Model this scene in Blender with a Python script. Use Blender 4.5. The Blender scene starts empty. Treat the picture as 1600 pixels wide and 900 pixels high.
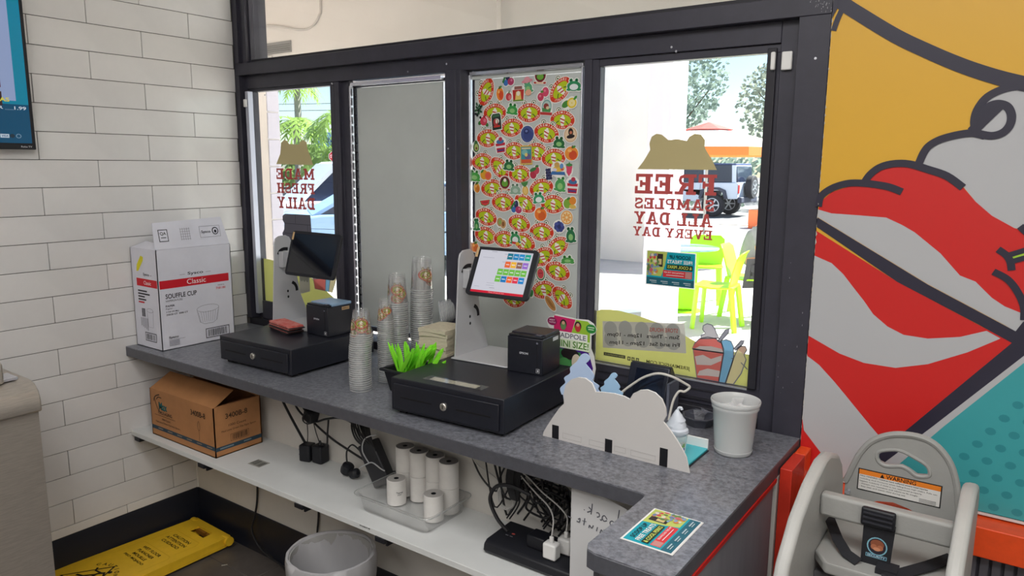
import bpy, bmesh, math, random
from mathutils import Matrix, Vector
from mathutils.geometry import tessellate_polygon
random.seed(7)
S = bpy.context.scene
COL = S.collection
PI = math.pi
# ---------------------------------------------------------------- camera
def make_camera():
    yaw, pitch, roll = 0.61760, 0.16550, 0.00680
    cy, sy = math.cos(yaw), math.sin(yaw)
    f = Vector((-sy*math.cos(pitch), cy*math.cos(pitch), -math.sin(pitch)))
    r = Vector((cy, sy, 0)); u = r.cross(f)
    r2 = math.cos(roll)*r + math.sin(roll)*u
    u2 = -math.sin(roll)*r + math.cos(roll)*u
    cam = bpy.data.cameras.new('camera')
    cam.sensor_width = 36.0; cam.lens = 36.0*1152.28/1600; cam.clip_start = .05; cam.clip_end = 500
    o = bpy.data.objects.new('camera', cam); COL.objects.link(o)
    M = Matrix((r2, u2, -f)).transposed().to_4x4()
    M.translation = (3.0598, -2.1052, 1.6630)
    o.matrix_world = M
    S.camera = o
make_camera()
# ---------------------------------------------------------------- sky, sun, lamps, exposure
def make_light():
    w = bpy.data.worlds.new('sky'); S.world = w; w.use_nodes = True
    nt = w.node_tree; nt.nodes.clear()
    out = nt.nodes.new('ShaderNodeOutputWorld'); bg = nt.nodes.new('ShaderNodeBackground')
    sky = nt.nodes.new('ShaderNodeTexSky'); sky.sky_type = 'NISHITA'
    sky.sun_disc = False; sky.sun_elevation = math.radians(48); sky.sun_rotation = math.radians(28)
    sky.dust_density = .7; sky.ozone_density = 3.0
    bg.inputs[1].default_value = .26
    nt.links.new(sky.outputs[0], bg.inputs[0]); nt.links.new(bg.outputs[0], out.inputs[0])
    def lamp(kind, name, energy, loc, look, color=(1, 1, 1), size=None, sy=None, angle=None):
        l = bpy.data.lights.new(name, kind); l.energy = energy; l.color = color
        if size: l.shape = 'RECTANGLE'; l.size = size; l.size_y = sy or size
        if angle: l.angle = angle
        o = bpy.data.objects.new(name, l); COL.objects.link(o); o.location = loc
        o.rotation_euler = (Vector(look)-Vector(loc)).to_track_quat('-Z', 'Y').to_euler()
        return o
    d = Vector((.47*math.cos(math.radians(48)), .88*math.cos(math.radians(48)), math.sin(math.radians(48))))
    lamp('SUN', 'sun', 27.0, tuple(d*60), (0, 0, 0), (1, .96, .9), angle=.009)
    for x, y, e in ((1.6, -2.2, 15), (2.9, -1.6, 30), (1.7, -3.6, 15), (3.7, -3.0, 32)):
        lamp('AREA', 'ceiling_lamp', e, (x, y, 2.86), (x, y, 0), (1, .985, .965), size=1.15, sy=.55)
make_light()
vs = S.view_settings
S.display_settings.display_device = 'sRGB'
vs.view_transform = 'Standard'; vs.look = 'None'; vs.exposure = 0.0; vs.gamma = 1.0
vs.use_curve_mapping = False
try:
    S.cycles.transparent_max_bounces = 40
    S.cycles.max_bounces = 10
except Exception:
    pass
# ---------------------------------------------------------------- materials
def lin(h):
    h = h.lstrip('#'); c = [int(h[i:i+2], 16)/255 for i in (0, 2, 4)]
    return tuple(x/12.92 if x <= .04045 else ((x+.055)/1.055)**2.4 for x in c)+(1,)
MATS = {}
def mat(name, hexc, rough=.5, metal=0., noise=None, bump=None, emit=0., spec=.5, col2=None, stretch=None, aniso=0):
    if name in MATS: return MATS[name]
    m = bpy.data.materials.new(name); m.use_nodes = True; MATS[name] = m
    nt = m.node_tree; b = nt.nodes['Principled BSDF']
    c = lin(hexc)
    b.inputs['Base Color'].default_value = c
    b.inputs['Roughness'].default_value = rough; b.inputs['Metallic'].default_value = metal
    b.inputs['Specular IOR Level'].default_value = spec
    if emit:
        b.inputs['Base Color'].default_value = (.01, .01, .01, 1); b.inputs['Emission Color'].default_value = c; b.inputs['Emission Strength'].default_value = emit
    if noise or bump:
        tc = nt.nodes.new('ShaderNodeTexCoord'); mp = nt.nodes.new('ShaderNodeMapping')
        nt.links.new(tc.outputs['Object'], mp.inputs[0])
        if stretch: mp.inputs['Scale'].default_value = stretch
    if noise:
        sc, amt = noise
        n = nt.nodes.new('ShaderNodeTexNoise'); n.inputs['Scale'].default_value = sc; n.inputs['Detail'].default_value = 5
        n.inputs['Roughness'].default_value = .65
        r = nt.nodes.new('ShaderNodeValToRGB')
        c2 = lin(col2) if col2 else tuple(x*(1-amt) for x in c[:3])+(1,)
        r.color_ramp.elements[0].color = c2; r.color_ramp.elements[1].color = tuple(min(1, x*(1+amt*.5)) for x in c[:3])+(1,)
        r.color_ramp.elements[0].position = .35; r.color_ramp.elements[1].position = .65
        nt.links.new(mp.outputs[0], n.inputs['Vector']); nt.links.new(n.outputs['Fac'], r.inputs[0])
        nt.links.new(r.outputs[0], b.inputs['Base Color'])
    if bump:
        sc, st = bump
        n2 = nt.nodes.new('ShaderNodeTexNoise'); n2.inputs['Scale'].default_value = sc; n2.inputs['Detail'].default_value = 3
        bp = nt.nodes.new('ShaderNodeBump'); bp.inputs['Strength'].default_value = st; bp.inputs['Distance'].default_value = .002
        nt.links.new(mp.outputs[0], n2.inputs['Vector']); nt.links.new(n2.outputs['Fac'], bp.inputs['Height'])
        nt.links.new(bp.outputs[0], b.inputs['Normal'])
    return m
def ink(hexc, rough=.55, emit=0.):
    return mat('ink '+hexc+(' lit' if emit else '')+str(rough), hexc, rough, emit=emit, spec=.3)
def clear(name, tint='#ffffff', diffuse=0., dcol='#ffffff', rough=.03, ior=1.45, transl=0., gl=1.0):
    if name in MATS: return MATS[name]
    m = bpy.data.materials.new(name); m.use_nodes = True; MATS[name] = m
    nt = m.node_tree; nt.nodes.clear(); N = nt.nodes.new; L = nt.links.new
    out = N('ShaderNodeOutputMaterial'); t = N('ShaderNodeBsdfTransparent'); g = N('ShaderNodeBsdfGlossy')
    t.inputs[0].default_value = lin(tint); g.inputs['Roughness'].default_value = rough
    lw = N('ShaderNodeLayerWeight'); lw.inputs[0].default_value = .5      # thin sheet: the same both ways
    mx = N('ShaderNodeMixShader')
    pw = N('ShaderNodeMath'); pw.operation = 'POWER'; pw.inputs[1].default_value = 4.5; L(lw.outputs['Facing'], pw.inputs[0])
    mu = N('ShaderNodeMath'); mu.operation = 'MULTIPLY_ADD'; mu.inputs[1].default_value = .8; mu.inputs[2].default_value = .035*gl; mu.use_clamp = True
    L(pw.outputs[0], mu.inputs[0]); L(mu.outputs[0], mx.inputs[0])
    base = t
    if diffuse or transl:
        d = N('ShaderNodeBsdfDiffuse'); d.inputs[0].default_value = lin(dcol)
        tr = N('ShaderNodeBsdfTranslucent'); tr.inputs[0].default_value = lin(dcol)
        dm = N('ShaderNodeMixShader'); dm.inputs[0].default_value = transl
        L(d.outputs[0], dm.inputs[1]); L(tr.outputs[0], dm.inputs[2])
        m2 = N('ShaderNodeMixShader'); m2.inputs[0].default_value = diffuse
        L(t.outputs[0], m2.inputs[1]); L(dm.outputs[0], m2.inputs[2]); base = m2
    L(base.outputs[0], mx.inputs[1]); L(g.outputs[0], mx.inputs[2]); L(mx.outputs[0], out.inputs[0])
    return m
def vinyl(hexc, transl=.15):      # window vinyl: lets some daylight through
    return clear('vinyl '+hexc, diffuse=1.0, dcol=hexc, transl=min(transl, .16), gl=.3)
# ---------------------------------------------------------------- mesh builder
class MB:
    def __init__(s): s.v = []; s.f = []; s.mi = []; s.mats = []; s.cur = 0
    def m(s, material):
        if material not in s.mats: s.mats.append(material)
        s.cur = s.mats.index(material); return s
    def add(s, vs, fs):
        o = len(s.v); s.v += [tuple(v) for v in vs]
        for f in fs: s.f.append([i+o for i in f]); s.mi.append(s.cur)
        return s
    def box(s, x0, y0, z0, x1, y1, z1, M=None):
        vs = [Vector(p) for p in ((x0,y0,z0),(x1,y0,z0),(x1,y1,z0),(x0,y1,z0),(x0,y0,z1),(x1,y0,z1),(x1,y1,z1),(x0,y1,z1))]
        if M: vs = [M @ v for v in vs]
        return s.add(vs, [(0,3,2,1),(4,5,6,7),(0,1,5,4),(1,2,6,5),(2,3,7,6),(3,0,4,7)])
    def lathe(s, prof, n=24, c=(0,0,0), M=None, cap0=True, cap1=True, wob=None):
        vs = []; fs = []
        for k, (r, z) in enumerate(prof):
            for i in range(n):
                a = 2*PI*i/n
                rr = r*(1+(wob(a, k) if wob else 0))
                v = Vector((c[0]+rr*math.cos(a), c[1]+rr*math.sin(a), c[2]+z)); vs.append(M @ v if M else v)
        for k in range(len(prof)-1):
            for i in range(n):
                j = (i+1) % n; fs.append((k*n+i, k*n+j, (k+1)*n+j, (k+1)*n+i))
        if cap0: fs.append(tuple(range(n-1, -1, -1)))
        if cap1: fs.append(tuple(range((len(prof)-1)*n, len(prof)*n)))
        return s.add(vs, fs)
    def cyl(s, p0, p1, r0, r1=None, n=14, caps=True):
        p0 = Vector(p0); p1 = Vector(p1); d = p1-p0; r1 = r0 if r1 is None else r1
        M = Matrix.Translation(p0) @ d.to_track_quat('Z', 'Y').to_matrix().to_4x4()
        return s.lathe([(r0, 0), (r1, d.length)], n, M=M, cap0=caps, cap1=caps)
    def tube(s, pts, r, n=8, sub=6, caps=True):
        P = [Vector(p) for p in pts]
        if len(P) > 2 and sub > 1:
            Q = []
            for i in range(len(P)-1):
                a = P[max(i-1, 0)]; b = P[i]; c = P[i+1]; d = P[min(i+2, len(P)-1)]
                for k in range(sub):
                    t = k/sub
                    Q.append(.5*((2*b)+(-a+c)*t+(2*a-5*b+4*c-d)*t*t+(-a+3*b-3*c+d)*t**3))
            Q.append(P[-1]); P = Q
        vs = []; fs = []; up = Vector((0, 0, 1)); prev = None
        for i, p in enumerate(P):
            t = (P[min(i+1, len(P)-1)]-P[max(i-1, 0)])
            t = t.normalized() if t.length > 1e-9 else Vector((0, 0, 1))
            if prev is None: x = t.orthogonal().normalized()
            else:
                x = prev-t*prev.dot(t)
                x = x.normalized() if x.length > 1e-6 else t.orthogonal().normalized()
            prev = x; y = t.cross(x)
            for k in range(n):
                a = 2*PI*k/n; vs.append(p+x*math.cos(a)*r+y*math.sin(a)*r)
        for i in range(len(P)-1):
            for k in range(n):
                j = (k+1) % n; fs.append((i*n+k, i*n+j, (i+1)*n+j, (i+1)*n+k))
        if caps: fs.append(tuple(range(n-1, -1, -1))); fs.append(tuple(range((len(P)-1)*n, len(P)*n)))
        return s.add(vs, fs)
    def prism(s, poly, fn, d0, d1, holes=()):
        """polygon (u,v), fn(u,v,w) -> xyz, from w=d0 to w=d1"""
        loops = [list(poly)]+[list(h) for h in holes]
        flat = [p for l in loops for p in l]
        tris = tessellate_polygon([[Vector((p[0], p[1], 0)) for p in l] for l in loops])
        n = len(flat)
        vs = [Vector(fn(p[0], p[1], d0)) for p in flat]+[Vector(fn(p[0], p[1], d1)) for p in flat]
        fs = []
        for t in tris:
            a, b, c = t
            ar = (flat[b][0]-flat[a][0])*(flat[c][1]-flat[a][1])-(flat[c][0]-flat[a][0])*(flat[b][1]-flat[a][1])
            if ar < 0: a, b, c = a, c, b
            fs.append((n+a, n+b, n+c)); fs.append((c, b, a))
        o = 0
        for li, l in enumerate(loops):
            k = len(l); sgn = sum(l[i][0]*l[(i+1) % k][1]-l[(i+1) % k][0]*l[i][1] for i in range(k))
            for i in range(k):
                j = (i+1) % k; q = (o+i, o+j, n+o+j, n+o+i)
                if (sgn < 0) != (li > 0): q = q[::-1]
                fs.append(q)
            o += k
        return s.add(vs, fs)
    def obj(s, name, material=None, parent=None, bevel=0, seg=2, smooth=35, loc=None):
        me = bpy.data.meshes.new(name); me.from_pydata(s.v, [], s.f); me.validate(clean_customdata=False)
        mats = [material] if material else s.mats
        for m_ in mats: me.materials.append(m_)
        if not material and len(mats) > 1: me.polygons.foreach_set('material_index', s.mi)
        if smooth:
            me.polygons.foreach_set('use_smooth', [True]*len(me.polygons)); me.set_sharp_from_angle(angle=math.radians(smooth))
        me.update()
        o = bpy.data.objects.new(name, me); COL.objects.link(o)
        if parent: o.parent = parent
        if loc: o.location = loc
        if bevel:
            b = o.modifiers.new('round', 'BEVEL'); b.width = bevel; b.segments = seg; b.limit_method = 'ANGLE'; b.angle_limit = math.radians(40)
        return o
def thing(name, label, cat, loc=(0, 0, 0), rz=0., group=None, M=None):
    o = bpy.data.objects.new(name, None); COL.objects.link(o); o.empty_display_size = .05
    if M is not None: o.matrix_world = M
    else: o.location = loc; o.rotation_euler = (0, 0, rz)
    o['label'] = label; o['category'] = cat
    if group: o['group'] = group
    return o
def tag(o, label, cat, group=None):
    o['label'] = label; o['category'] = cat
    if group: o['group'] = group
    return o
def struct(o): o['kind'] = 'structure'; return o
def sempty(name):
    o = bpy.data.objects.new(name, None); COL.objects.link(o); o['kind'] = 'structure'; return o
def copy_tree(o, parent=None):
    c = o.copy(); COL.objects.link(c)
    if parent: c.parent = parent
    for ch in list(o.children): copy_tree(ch, c)
    return c
def bx(name, m, parent, a, b, bevel=0, M=None, seg=2):
    return MB().box(*a, *b, M=M).obj(name, m, parent, bevel=bevel, seg=seg)
def plane(o, u, v):
    o = Vector(o); u = Vector(u); v = Vector(v); n = u.cross(v).normalized()
    return lambda a, b, w=0.: o+u*a+v*b+n*w
UX, UY, UZ = (1, 0, 0), (0, 1, 0), (0, 0, 1)
# ---------------------------------------------------------------- flat print
_TXT = {}
def text_mesh(s, bold):
    k = (s, bold)
    if k not in _TXT:
        cu = bpy.data.curves.new('text', 'FONT'); cu.body = s; cu.size = 1; cu.resolution_u = 3
        cu.offset = .018 if bold else 0.0
        ob = bpy.data.objects.new('text', cu)
        me = bpy.data.meshes.new_from_object(ob)
        vs = [(v.co.x, v.co.y) for v in me.vertices]; fs = [tuple(p.vertices) for p in me.polygons]
        bpy.data.objects.remove(ob); bpy.data.curves.remove(cu); bpy.data.meshes.remove(me)
        if not vs: vs = [(0, 0)]
        x0 = min(v[0] for v in vs); x1 = max(v[0] for v in vs); y0 = min(v[1] for v in vs); y1 = max(v[1] for v in vs)
        _TXT[k] = (vs, fs, x0, y0, max(x1-x0, 1e-4), max(y1-y0, 1e-4))
    return _TXT[k]
class Print:
    def __init__(s, fn, w0=.0003, step=.00006): s.b = MB(); s.fn = fn; s.w = w0; s.step = step
    def _add(s, vs, fs, m):
        s.b.m(m); s.b.add([s.fn(v[0], v[1], s.w) for v in vs], fs); s.w += s.step; return s
    def poly(s, pts, m):
        tr = tessellate_polygon([[Vector((p[0], p[1], 0)) for p in pts]])
        return s._add(pts, [tuple(t) for t in tr], m)
    def rect(s, u0, v0, u1, v1, m): return s._add([(u0, v0), (u1, v0), (u1, v1), (u0, v1)], [(0, 1, 2, 3)], m)
    def frame(s, u0, v0, u1, v1, t, m):
        s.rect(u0, v0, u1, v0+t, m); s.rect(u0, v1-t, u1, v1, m); s.rect(u0, v0, u0+t, v1, m); return s.rect(u1-t, v0, u1, v1, m)
    def ell(s, cx, cy, rx, ry, m, n=20, rot=0., a0=0., a1=2*PI):
        c, q = math.cos(rot), math.sin(rot); k = n if abs(a1-a0-2*PI) < 1e-6 else n+1
        pts = []
        for i in range(k):
            a = a0+(a1-a0)*i/n; x = rx*math.cos(a); y = ry*math.sin(a); pts.append((cx+x*c-y*q, cy+x*q+y*c))
        return s._add(pts, [tuple(range(k))], m)
    def stroke(s, pts, w, m, closed=False, sub=1):
        P = [Vector((p[0], p[1])) for p in pts]
        if sub > 1 and len(P) > 2:
            Q = []
            for i in range(len(P)-1):
                a = P[max(i-1, 0)]; b = P[i]; c = P[i+1]; d = P[min(i+2, len(P)-1)]
                for k in range(sub):
                    t = k/sub; Q.append(.5*((2*b)+(-a+c)*t+(2*a-5*b+4*c-d)*t*t+(-a+3*b-3*c+d)*t**3))
            P = Q+[P[-1]]
        n = len(P); vs = []; fs = []
        for i, p in enumerate(P):
            a = P[i-1] if (i > 0 or closed) else p; b = P[(i+1) % n] if (i < n-1 or closed) else p
            t = b-a; t = t.normalized() if t.length > 1e-9 else Vector((1, 0)); q = Vector((-t.y, t.x))*w/2
            vs += [p+q, p-q]
        for i in range(n if closed else n-1):
            j = (i+1) % n; fs.append((2*i, 2*i+1, 2*j+1, 2*j))
        return s._add([(v[0], v[1]) for v in vs], fs, m)
    def text(s, t, u0, v0, u1, v1, m, bold=False, keep=False, slant=0.):
        vs, fs, x0, y0, w, h = text_mesh(t, bold)
        su = (u1-u0)/w; sv = (v1-v0)/h
        if keep: su = math.copysign(min(abs(su), abs(sv)), su)
        return s._add([(u0+(x-x0)*su+(y-y0)*sv*slant, v0+(y-y0)*sv) for x, y in vs], fs, m)
    def arc(s, t, cx, cy, rx, ry, a0, a1, size, m, inward=False, bold=True):
        n = len(t)
        for i, ch in enumerate(t):
            if ch == ' ': continue
            a = a0+(a1-a0)*(i+.5)/n; px = cx+rx*math.cos(a); py = cy+ry*math.sin(a)
            tx, ty = -rx*math.sin(a), ry*math.cos(a); l = math.hypot(tx, ty); tx /= l; ty /= l
            if a1 < a0: tx, ty = -tx, -ty
            nx, ny = -ty, tx
            vs, fs, x0, y0, w, h = text_mesh(ch, bold)
            q = size/h; s._add([(px+(x-x0-w/2)*q*tx+(y-y0-h/2)*q*nx, py+(x-x0-w/2)*q*ty+(y-y0-h/2)*q*ny) for x, y in vs], fs, m); s.w -= s.step
        s.w += s.step; return s
    def bars(s, u0, v0, u1, v1, m, n=22, seed=1):
        r = random.Random(seed); x = u0; vs = []; fs = []
        while x < u1:
            w = (u1-u0)/n*r.choice((.3, .5, .9)); x2 = min(x+w, u1); k = len(vs)
            vs += [(x, v0), (x2, v0), (x2, v1), (x, v1)]; fs.append((k, k+1, k+2, k+3)); x = x2+(u1-u0)/n*r.choice((.35, .6))
        return s._add(vs, fs, m)
    def obj(s, name='printed_artwork', parent=None, loc=None): return s.b.obj(name, None, parent, smooth=0, loc=loc)
# slab letters for the window vinyl: rectangles and ribbons in a unit-high box
def _R(a, b, c, d): return ('R', a, b, c, d)
def _L(w, *p): return ('L', w, p)
SLAB = {
'F': (.86, [_R(.12,0,.38,1), _R(0,0,.52,.16), _R(0,.84,.86,1), _R(.7,.6,.86,1), _R(.38,.42,.6,.58), _R(.53,.33,.66,.67)]),
'E': (.92, [_R(.12,0,.38,1), _R(0,0,.92,.16), _R(0,.84,.88,1), _R(.73,.62,.88,1), _R(.77,0,.92,.38), _R(.38,.42,.6,.58), _R(.53,.33,.66,.67)]),
'R': (1.04, [_R(.12,0,.38,1), _R(0,0,.48,.16), _R(0,.84,.5,1), _L(.18,(.38,.91),(.6,.91),(.75,.85),(.79,.72),(.74,.58),(.6,.5),(.38,.5)), _L(.24,(.52,.5),(.66,.32),(.78,.05)), _R(.62,0,1.04,.16)]),
'P': (.9, [_R(.12,0,.38,1), _R(0,0,.5,.16), _R(0,.84,.5,1), _L(.18,(.38,.91),(.6,.91),(.76,.84),(.8,.7),(.75,.55),(.6,.47),(.38,.47))]),
'D': (.98, [_R(.12,0,.38,1), _R(0,0,.5,.16), _R(0,.84,.5,1), _L(.22,(.4,.91),(.6,.91),(.78,.78),(.84,.5),(.78,.22),(.6,.09),(.4,.09))]),
'S': (.84, [_L(.2,(.72,.7),(.62,.88),(.42,.92),(.2,.86),(.13,.72),(.24,.58),(.5,.5),(.7,.4),(.74,.25),(.64,.1),(.42,.07),(.2,.13),(.1,.3)), _R(.66,.62,.78,1), _R(.04,0,.16,.36)]),
'A': (1.08, [_L(.16,(.22,.06),(.5,1)), _L(.25,(.84,.06),(.54,1)), _R(.3,.26,.74,.4), _R(0,0,.42,.16), _R(.62,0,1.08,.16), _R(.36,.86,.66,1)]),
'M': (1.25, [_R(.1,0,.32,1), _R(.88,0,1.13,1), _L(.24,(.22,.98),(.62,.22)), _L(.24,(1.02,.98),(.62,.22)), _R(0,0,.44,.16), _R(.76,0,1.25,.16), _R(0,.84,.3,1), _R(.94,.84,1.25,1)]),
'L': (.86, [_R(.12,0,.38,1), _R(0,0,.86,.16), _R(.71,0,.86,.42), _R(0,.84,.52,1)]),
'Y': (1.02, [_L(.25,(.2,.95),(.51,.42)), _L(.17,(.83,.95),(.51,.42)), _R(.38,0,.64,.48), _R(.24,0,.78,.16), _R(0,.84,.44,1), _R(.62,.84,1.02,1)]),
'V': (1.02, [_L(.26,(.2,.95),(.5,.05)), _L(.17,(.83,.95),(.53,.05)), _R(.4,0,.6,.1), _R(0,.84,.44,1), _R(.62,.84,1.02,1)]),
'H': (1.02, [_R(.12,0,.37,1), _R(.65,0,.9,1), _R(.3,.42,.72,.58), _R(0,0,.46,.16), _R(.56,0,1.02,.16), _R(0,.84,.46,1), _R(.56,.84,1.02,1)]),
'I': (.52, [_R(.13,0,.39,1), _R(0,0,.52,.16), _R(0,.84,.52,1)]),
}
def slab(P, s, u0, v0, u1, v1, m):
    tot = sum((SLAB[c][0]+.1) if c != ' ' else .5 for c in s)-.1
    ku = (u1-u0)/tot; kv = v1-v0; x = 0.; w = P.w
    for c in s:
        if c == ' ': x += .5; continue
        for g in SLAB[c][1]:
            P.w = w+.00002*SLAB[c][1].index(g)
            if g[0] == 'R': P.rect(u0+(x+g[1])*ku, v0+g[2]*kv, u0+(x+g[3])*ku, v0+g[4]*kv, m)
            else: P.stroke([(u0+(x+p[0])*ku, v0+p[1]*kv) for p in g[2]], g[1]*kv*.95, m)
        x += SLAB[c][0]+.1
    P.w = w+.0003
# ---------------------------------------------------------------- outlines, in metres on their own planes (x, z)
X_mural={'white_top': [(3.156,1.819),(3.074,1.848),(3.015,1.853),(2.973,1.848),(2.943,1.835),(2.923,1.811),(2.917,1.783),(2.919,1.749),(2.887,1.742),(2.847,1.732),(2.821,1.712),(2.811,1.669),(2.861,1.654),(2.897,1.628),(2.934,1.583),(2.970,1.551),(3.017,1.524),(3.049,1.517),(3.196,1.457)],'lens': [(2.920,1.762),(2.922,1.783),(2.933,1.800),(2.953,1.808),(2.959,1.805),(2.942,1.78)],'ball': [(2.562,1.544),(2.579,1.569),(2.607,1.597),(2.653,1.615),(2.687,1.621),(2.704,1.649),(2.740,1.665),(2.783,1.669),(2.840,1.653),(2.905,1.617),(2.934,1.583),(2.970,1.551),(3.017,1.524),(3.049,1.514),(3.186,1.442),(3.218,1.149),(3.057,1.308),(3.045,1.278),(2.966,1.321),(2.850,1.386),(2.711,1.464),(2.562,1.551)],'stripe': [(2.565,1.550),(2.611,1.541),(2.675,1.539),(2.743,1.536),(2.781,1.519),(2.811,1.502),(2.872,1.453),(2.918,1.402),(2.952,1.390),(2.989,1.354),(3.023,1.332),(3.062,1.319),(3.058,1.300),(3.045,1.278),(2.966,1.321),(2.850,1.386),(2.711,1.461),(2.562,1.541)],'cup': [(2.562,1.499),(2.782,1.373),(2.969,1.284),(3.043,1.249),(2.847,0.998),(2.736,0.855),(2.668,0.770),(2.661,0.770),(2.564,0.775),(2.552,0.945),(2.584,1.138)],'swirl1': [(2.564,1.431),(2.574,1.425),(2.621,1.408),(2.652,1.381),(2.677,1.351),(2.707,1.316),(2.733,1.282),(2.769,1.254),(2.808,1.237),(2.863,1.235),(2.932,1.249),(2.986,1.272),(3.016,1.257),(2.952,1.213),(2.869,1.169),(2.797,1.147),(2.721,1.148),(2.659,1.164),(2.573,1.202),(2.558,1.244)],'swirl2': [(2.565,1.148),(2.577,1.144),(2.609,1.124),(2.653,1.082),(2.689,1.044),(2.750,0.979),(2.774,0.955),(2.808,0.926),(2.717,0.778),(2.699,0.801),(2.652,0.851),(2.582,0.929),(2.551,0.964)],'band1': [(2.554,1.542),(2.575,1.529),(2.851,1.373),(3.044,1.279),(3.057,1.305),(3.075,1.279),(3.079,1.241),(3.043,1.248),(2.969,1.285),(2.782,1.373),(2.557,1.503)],'band2': [(3.042,1.253),(3.075,1.281),(3.110,1.276),(3.066,1.222),(2.893,1.007),(2.732,0.803),(2.695,0.806),(2.735,0.857),(2.847,1.000)],'whiteband': [(3.194,1.369),(3.066,1.222),(2.893,1.007),(2.717,0.785),(2.741,0.785),(2.918,1.014),(3.068,1.205),(3.196,1.352)],'teal': [(3.206,1.365),(3.068,1.205),(2.918,1.014),(2.741,0.783),(2.829,0.773),(2.995,0.808),(3.107,0.808),(3.267,0.807)],'straw': [(3.015,1.457),(3.088,1.490),(3.089,1.475),(3.019,1.447)]}
X_mural_strokes=[([(2.581,2.010),(2.590,2.041),(2.603,2.071),(2.611,2.091)],0.014),([(2.586,2.088),(2.606,2.070),(2.643,2.043),(2.728,1.984),(2.801,1.942),(2.872,1.905),(2.939,1.876),(3.003,1.854),(3.123,1.818),(3.35,1.765),(3.6,1.73),(3.865,1.715)],0.033),([(2.920,1.747),(2.914,1.771),(2.917,1.798),(2.931,1.824),(2.952,1.839),(2.979,1.848),(3.009,1.850)],0.018),([(2.921,1.783),(2.93,1.798),(2.945,1.809),(2.961,1.811),(2.977,1.803),(2.986,1.784),(2.985,1.762),(2.973,1.745),(2.952,1.738),(2.926,1.743)],0.018),([(2.911,1.748),(2.926,1.767),(2.941,1.785),(2.960,1.808)],0.024),([(2.806,1.675),(2.814,1.700),(2.825,1.717),(2.847,1.731),(2.880,1.741),(2.913,1.745),(2.939,1.738)],0.018),([(2.565,1.558),(2.581,1.585),(2.606,1.607),(2.645,1.621),(2.686,1.622),(2.729,1.617),(2.752,1.611),(2.774,1.602)],0.018),([(2.685,1.625),(2.697,1.645),(2.718,1.663),(2.747,1.672),(2.783,1.672),(2.826,1.659),(2.869,1.643),(2.905,1.616)],0.018),([(2.990,1.472),(3.007,1.460),(3.017,1.445),(3.022,1.424)],0.016),([(3.013,1.460),(3.087,1.494)],0.012),([(3.020,1.445),(3.089,1.475)],0.012),([(2.986,1.418),(3.016,1.402),(3.038,1.375),(3.054,1.341),(3.058,1.308)],0.016),([(3.028,1.529),(3.044,1.514)],0.016)]
X_dots=[(2.932,1.016),(2.965,1.030),(3.006,1.042),(3.04,1.054),(2.914,0.979),(2.953,0.990),(2.986,1.002),(3.023,1.013),(3.058,1.026),(2.934,0.950),(2.970,0.961),(3.007,0.973),(3.043,0.985),(3.079,0.996),(2.881,0.893),(2.956,0.922),(2.991,0.933),(3.028,0.943),(3.061,0.955),(2.973,0.890),(3.011,0.905),(3.047,0.917),(3.083,0.928),(2.994,0.864),(3.031,0.876),(3.065,0.888),(3.098,0.900),(3.015,0.835),(3.052,0.846),(3.086,0.859),(3.07,0.821),(3.099,0.834),(3.050,1.159),(3.035,1.124),(3.007,1.113),(3.056,1.092),(3.021,1.082),(2.986,1.070),(3.072,1.059),(3.039,1.054),(3.005,1.042),(3.071,1.133)]
X_dome4=[(2.010,1.652),(2.030,1.676),(2.052,1.712),(2.048,1.731),(2.055,1.752),(2.071,1.761),(2.089,1.758),(2.105,1.746),(2.111,1.741),(2.140,1.744),(2.171,1.738),(2.178,1.750),(2.195,1.759),(2.215,1.756),(2.229,1.739),(2.228,1.720),(2.233,1.710),(2.252,1.683),(2.269,1.652)]
X_dome1=[(0.200,1.659),(0.232,1.706),(0.236,1.726),(0.241,1.754),(0.264,1.767),(0.286,1.761),(0.296,1.748),(0.329,1.747),(0.361,1.745),(0.371,1.756),(0.393,1.765),(0.417,1.755),(0.420,1.729),(0.442,1.686),(0.455,1.656)]
X_FREE=[(2.003,1.638),(2.270,1.638),(2.271,1.576),(2.004,1.576)]
X_SAMPLES=[(2.006,1.564),(2.268,1.562),(2.268,1.528),(2.004,1.529)]
X_ALL=[(2.004,1.519),(2.265,1.519),(2.265,1.481),(2.004,1.478)]
X_EVERY=[(2.002,1.472),(2.265,1.470),(2.266,1.442),(2.002,1.441)]
X_MADE=[(0.198,1.642),(0.461,1.637),(0.458,1.591),(0.195,1.592)]
X_FRESH=[(0.200,1.576),(0.459,1.573),(0.456,1.527),(0.196,1.531)]
X_DAILY=[(0.198,1.509),(0.458,1.514),(0.455,1.459),(0.195,1.461)]
X_hill=[(1.863,1.178),(1.894,1.185),(1.930,1.189),(1.965,1.189),(2.023,1.182),(2.086,1.169),(2.163,1.153),(2.196,1.136),(2.233,1.122),(2.300,1.111),(2.401,1.108),(2.405,1.0),(2.159,1.001),(1.867,1.024)]
X_placard=[(1.901,1.146),(2.191,1.176),(2.201,1.081),(1.905,1.055)]
X_cup_red=[(2.223,1.098),(2.320,1.101),(2.310,1.003),(2.240,1.006)]
X_cup_red_top=[(2.220,1.100),(2.228,1.119),(2.243,1.135),(2.268,1.144),(2.294,1.142),(2.312,1.131),(2.320,1.114),(2.321,1.100)]
X_cup_red_band=[(2.225,1.099),(2.244,1.111),(2.280,1.116),(2.313,1.113),(2.320,1.102)]
X_cup_swirl=[(2.244,1.135),(2.248,1.146),(2.260,1.154),(2.251,1.165),(2.252,1.177),(2.264,1.185),(2.279,1.183),(2.290,1.171),(2.295,1.159),(2.305,1.145)]
X_cup_stripe1=[(2.230,1.076),(2.256,1.085),(2.282,1.076),(2.315,1.092),(2.314,1.075),(2.283,1.056),(2.237,1.050)]
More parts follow.
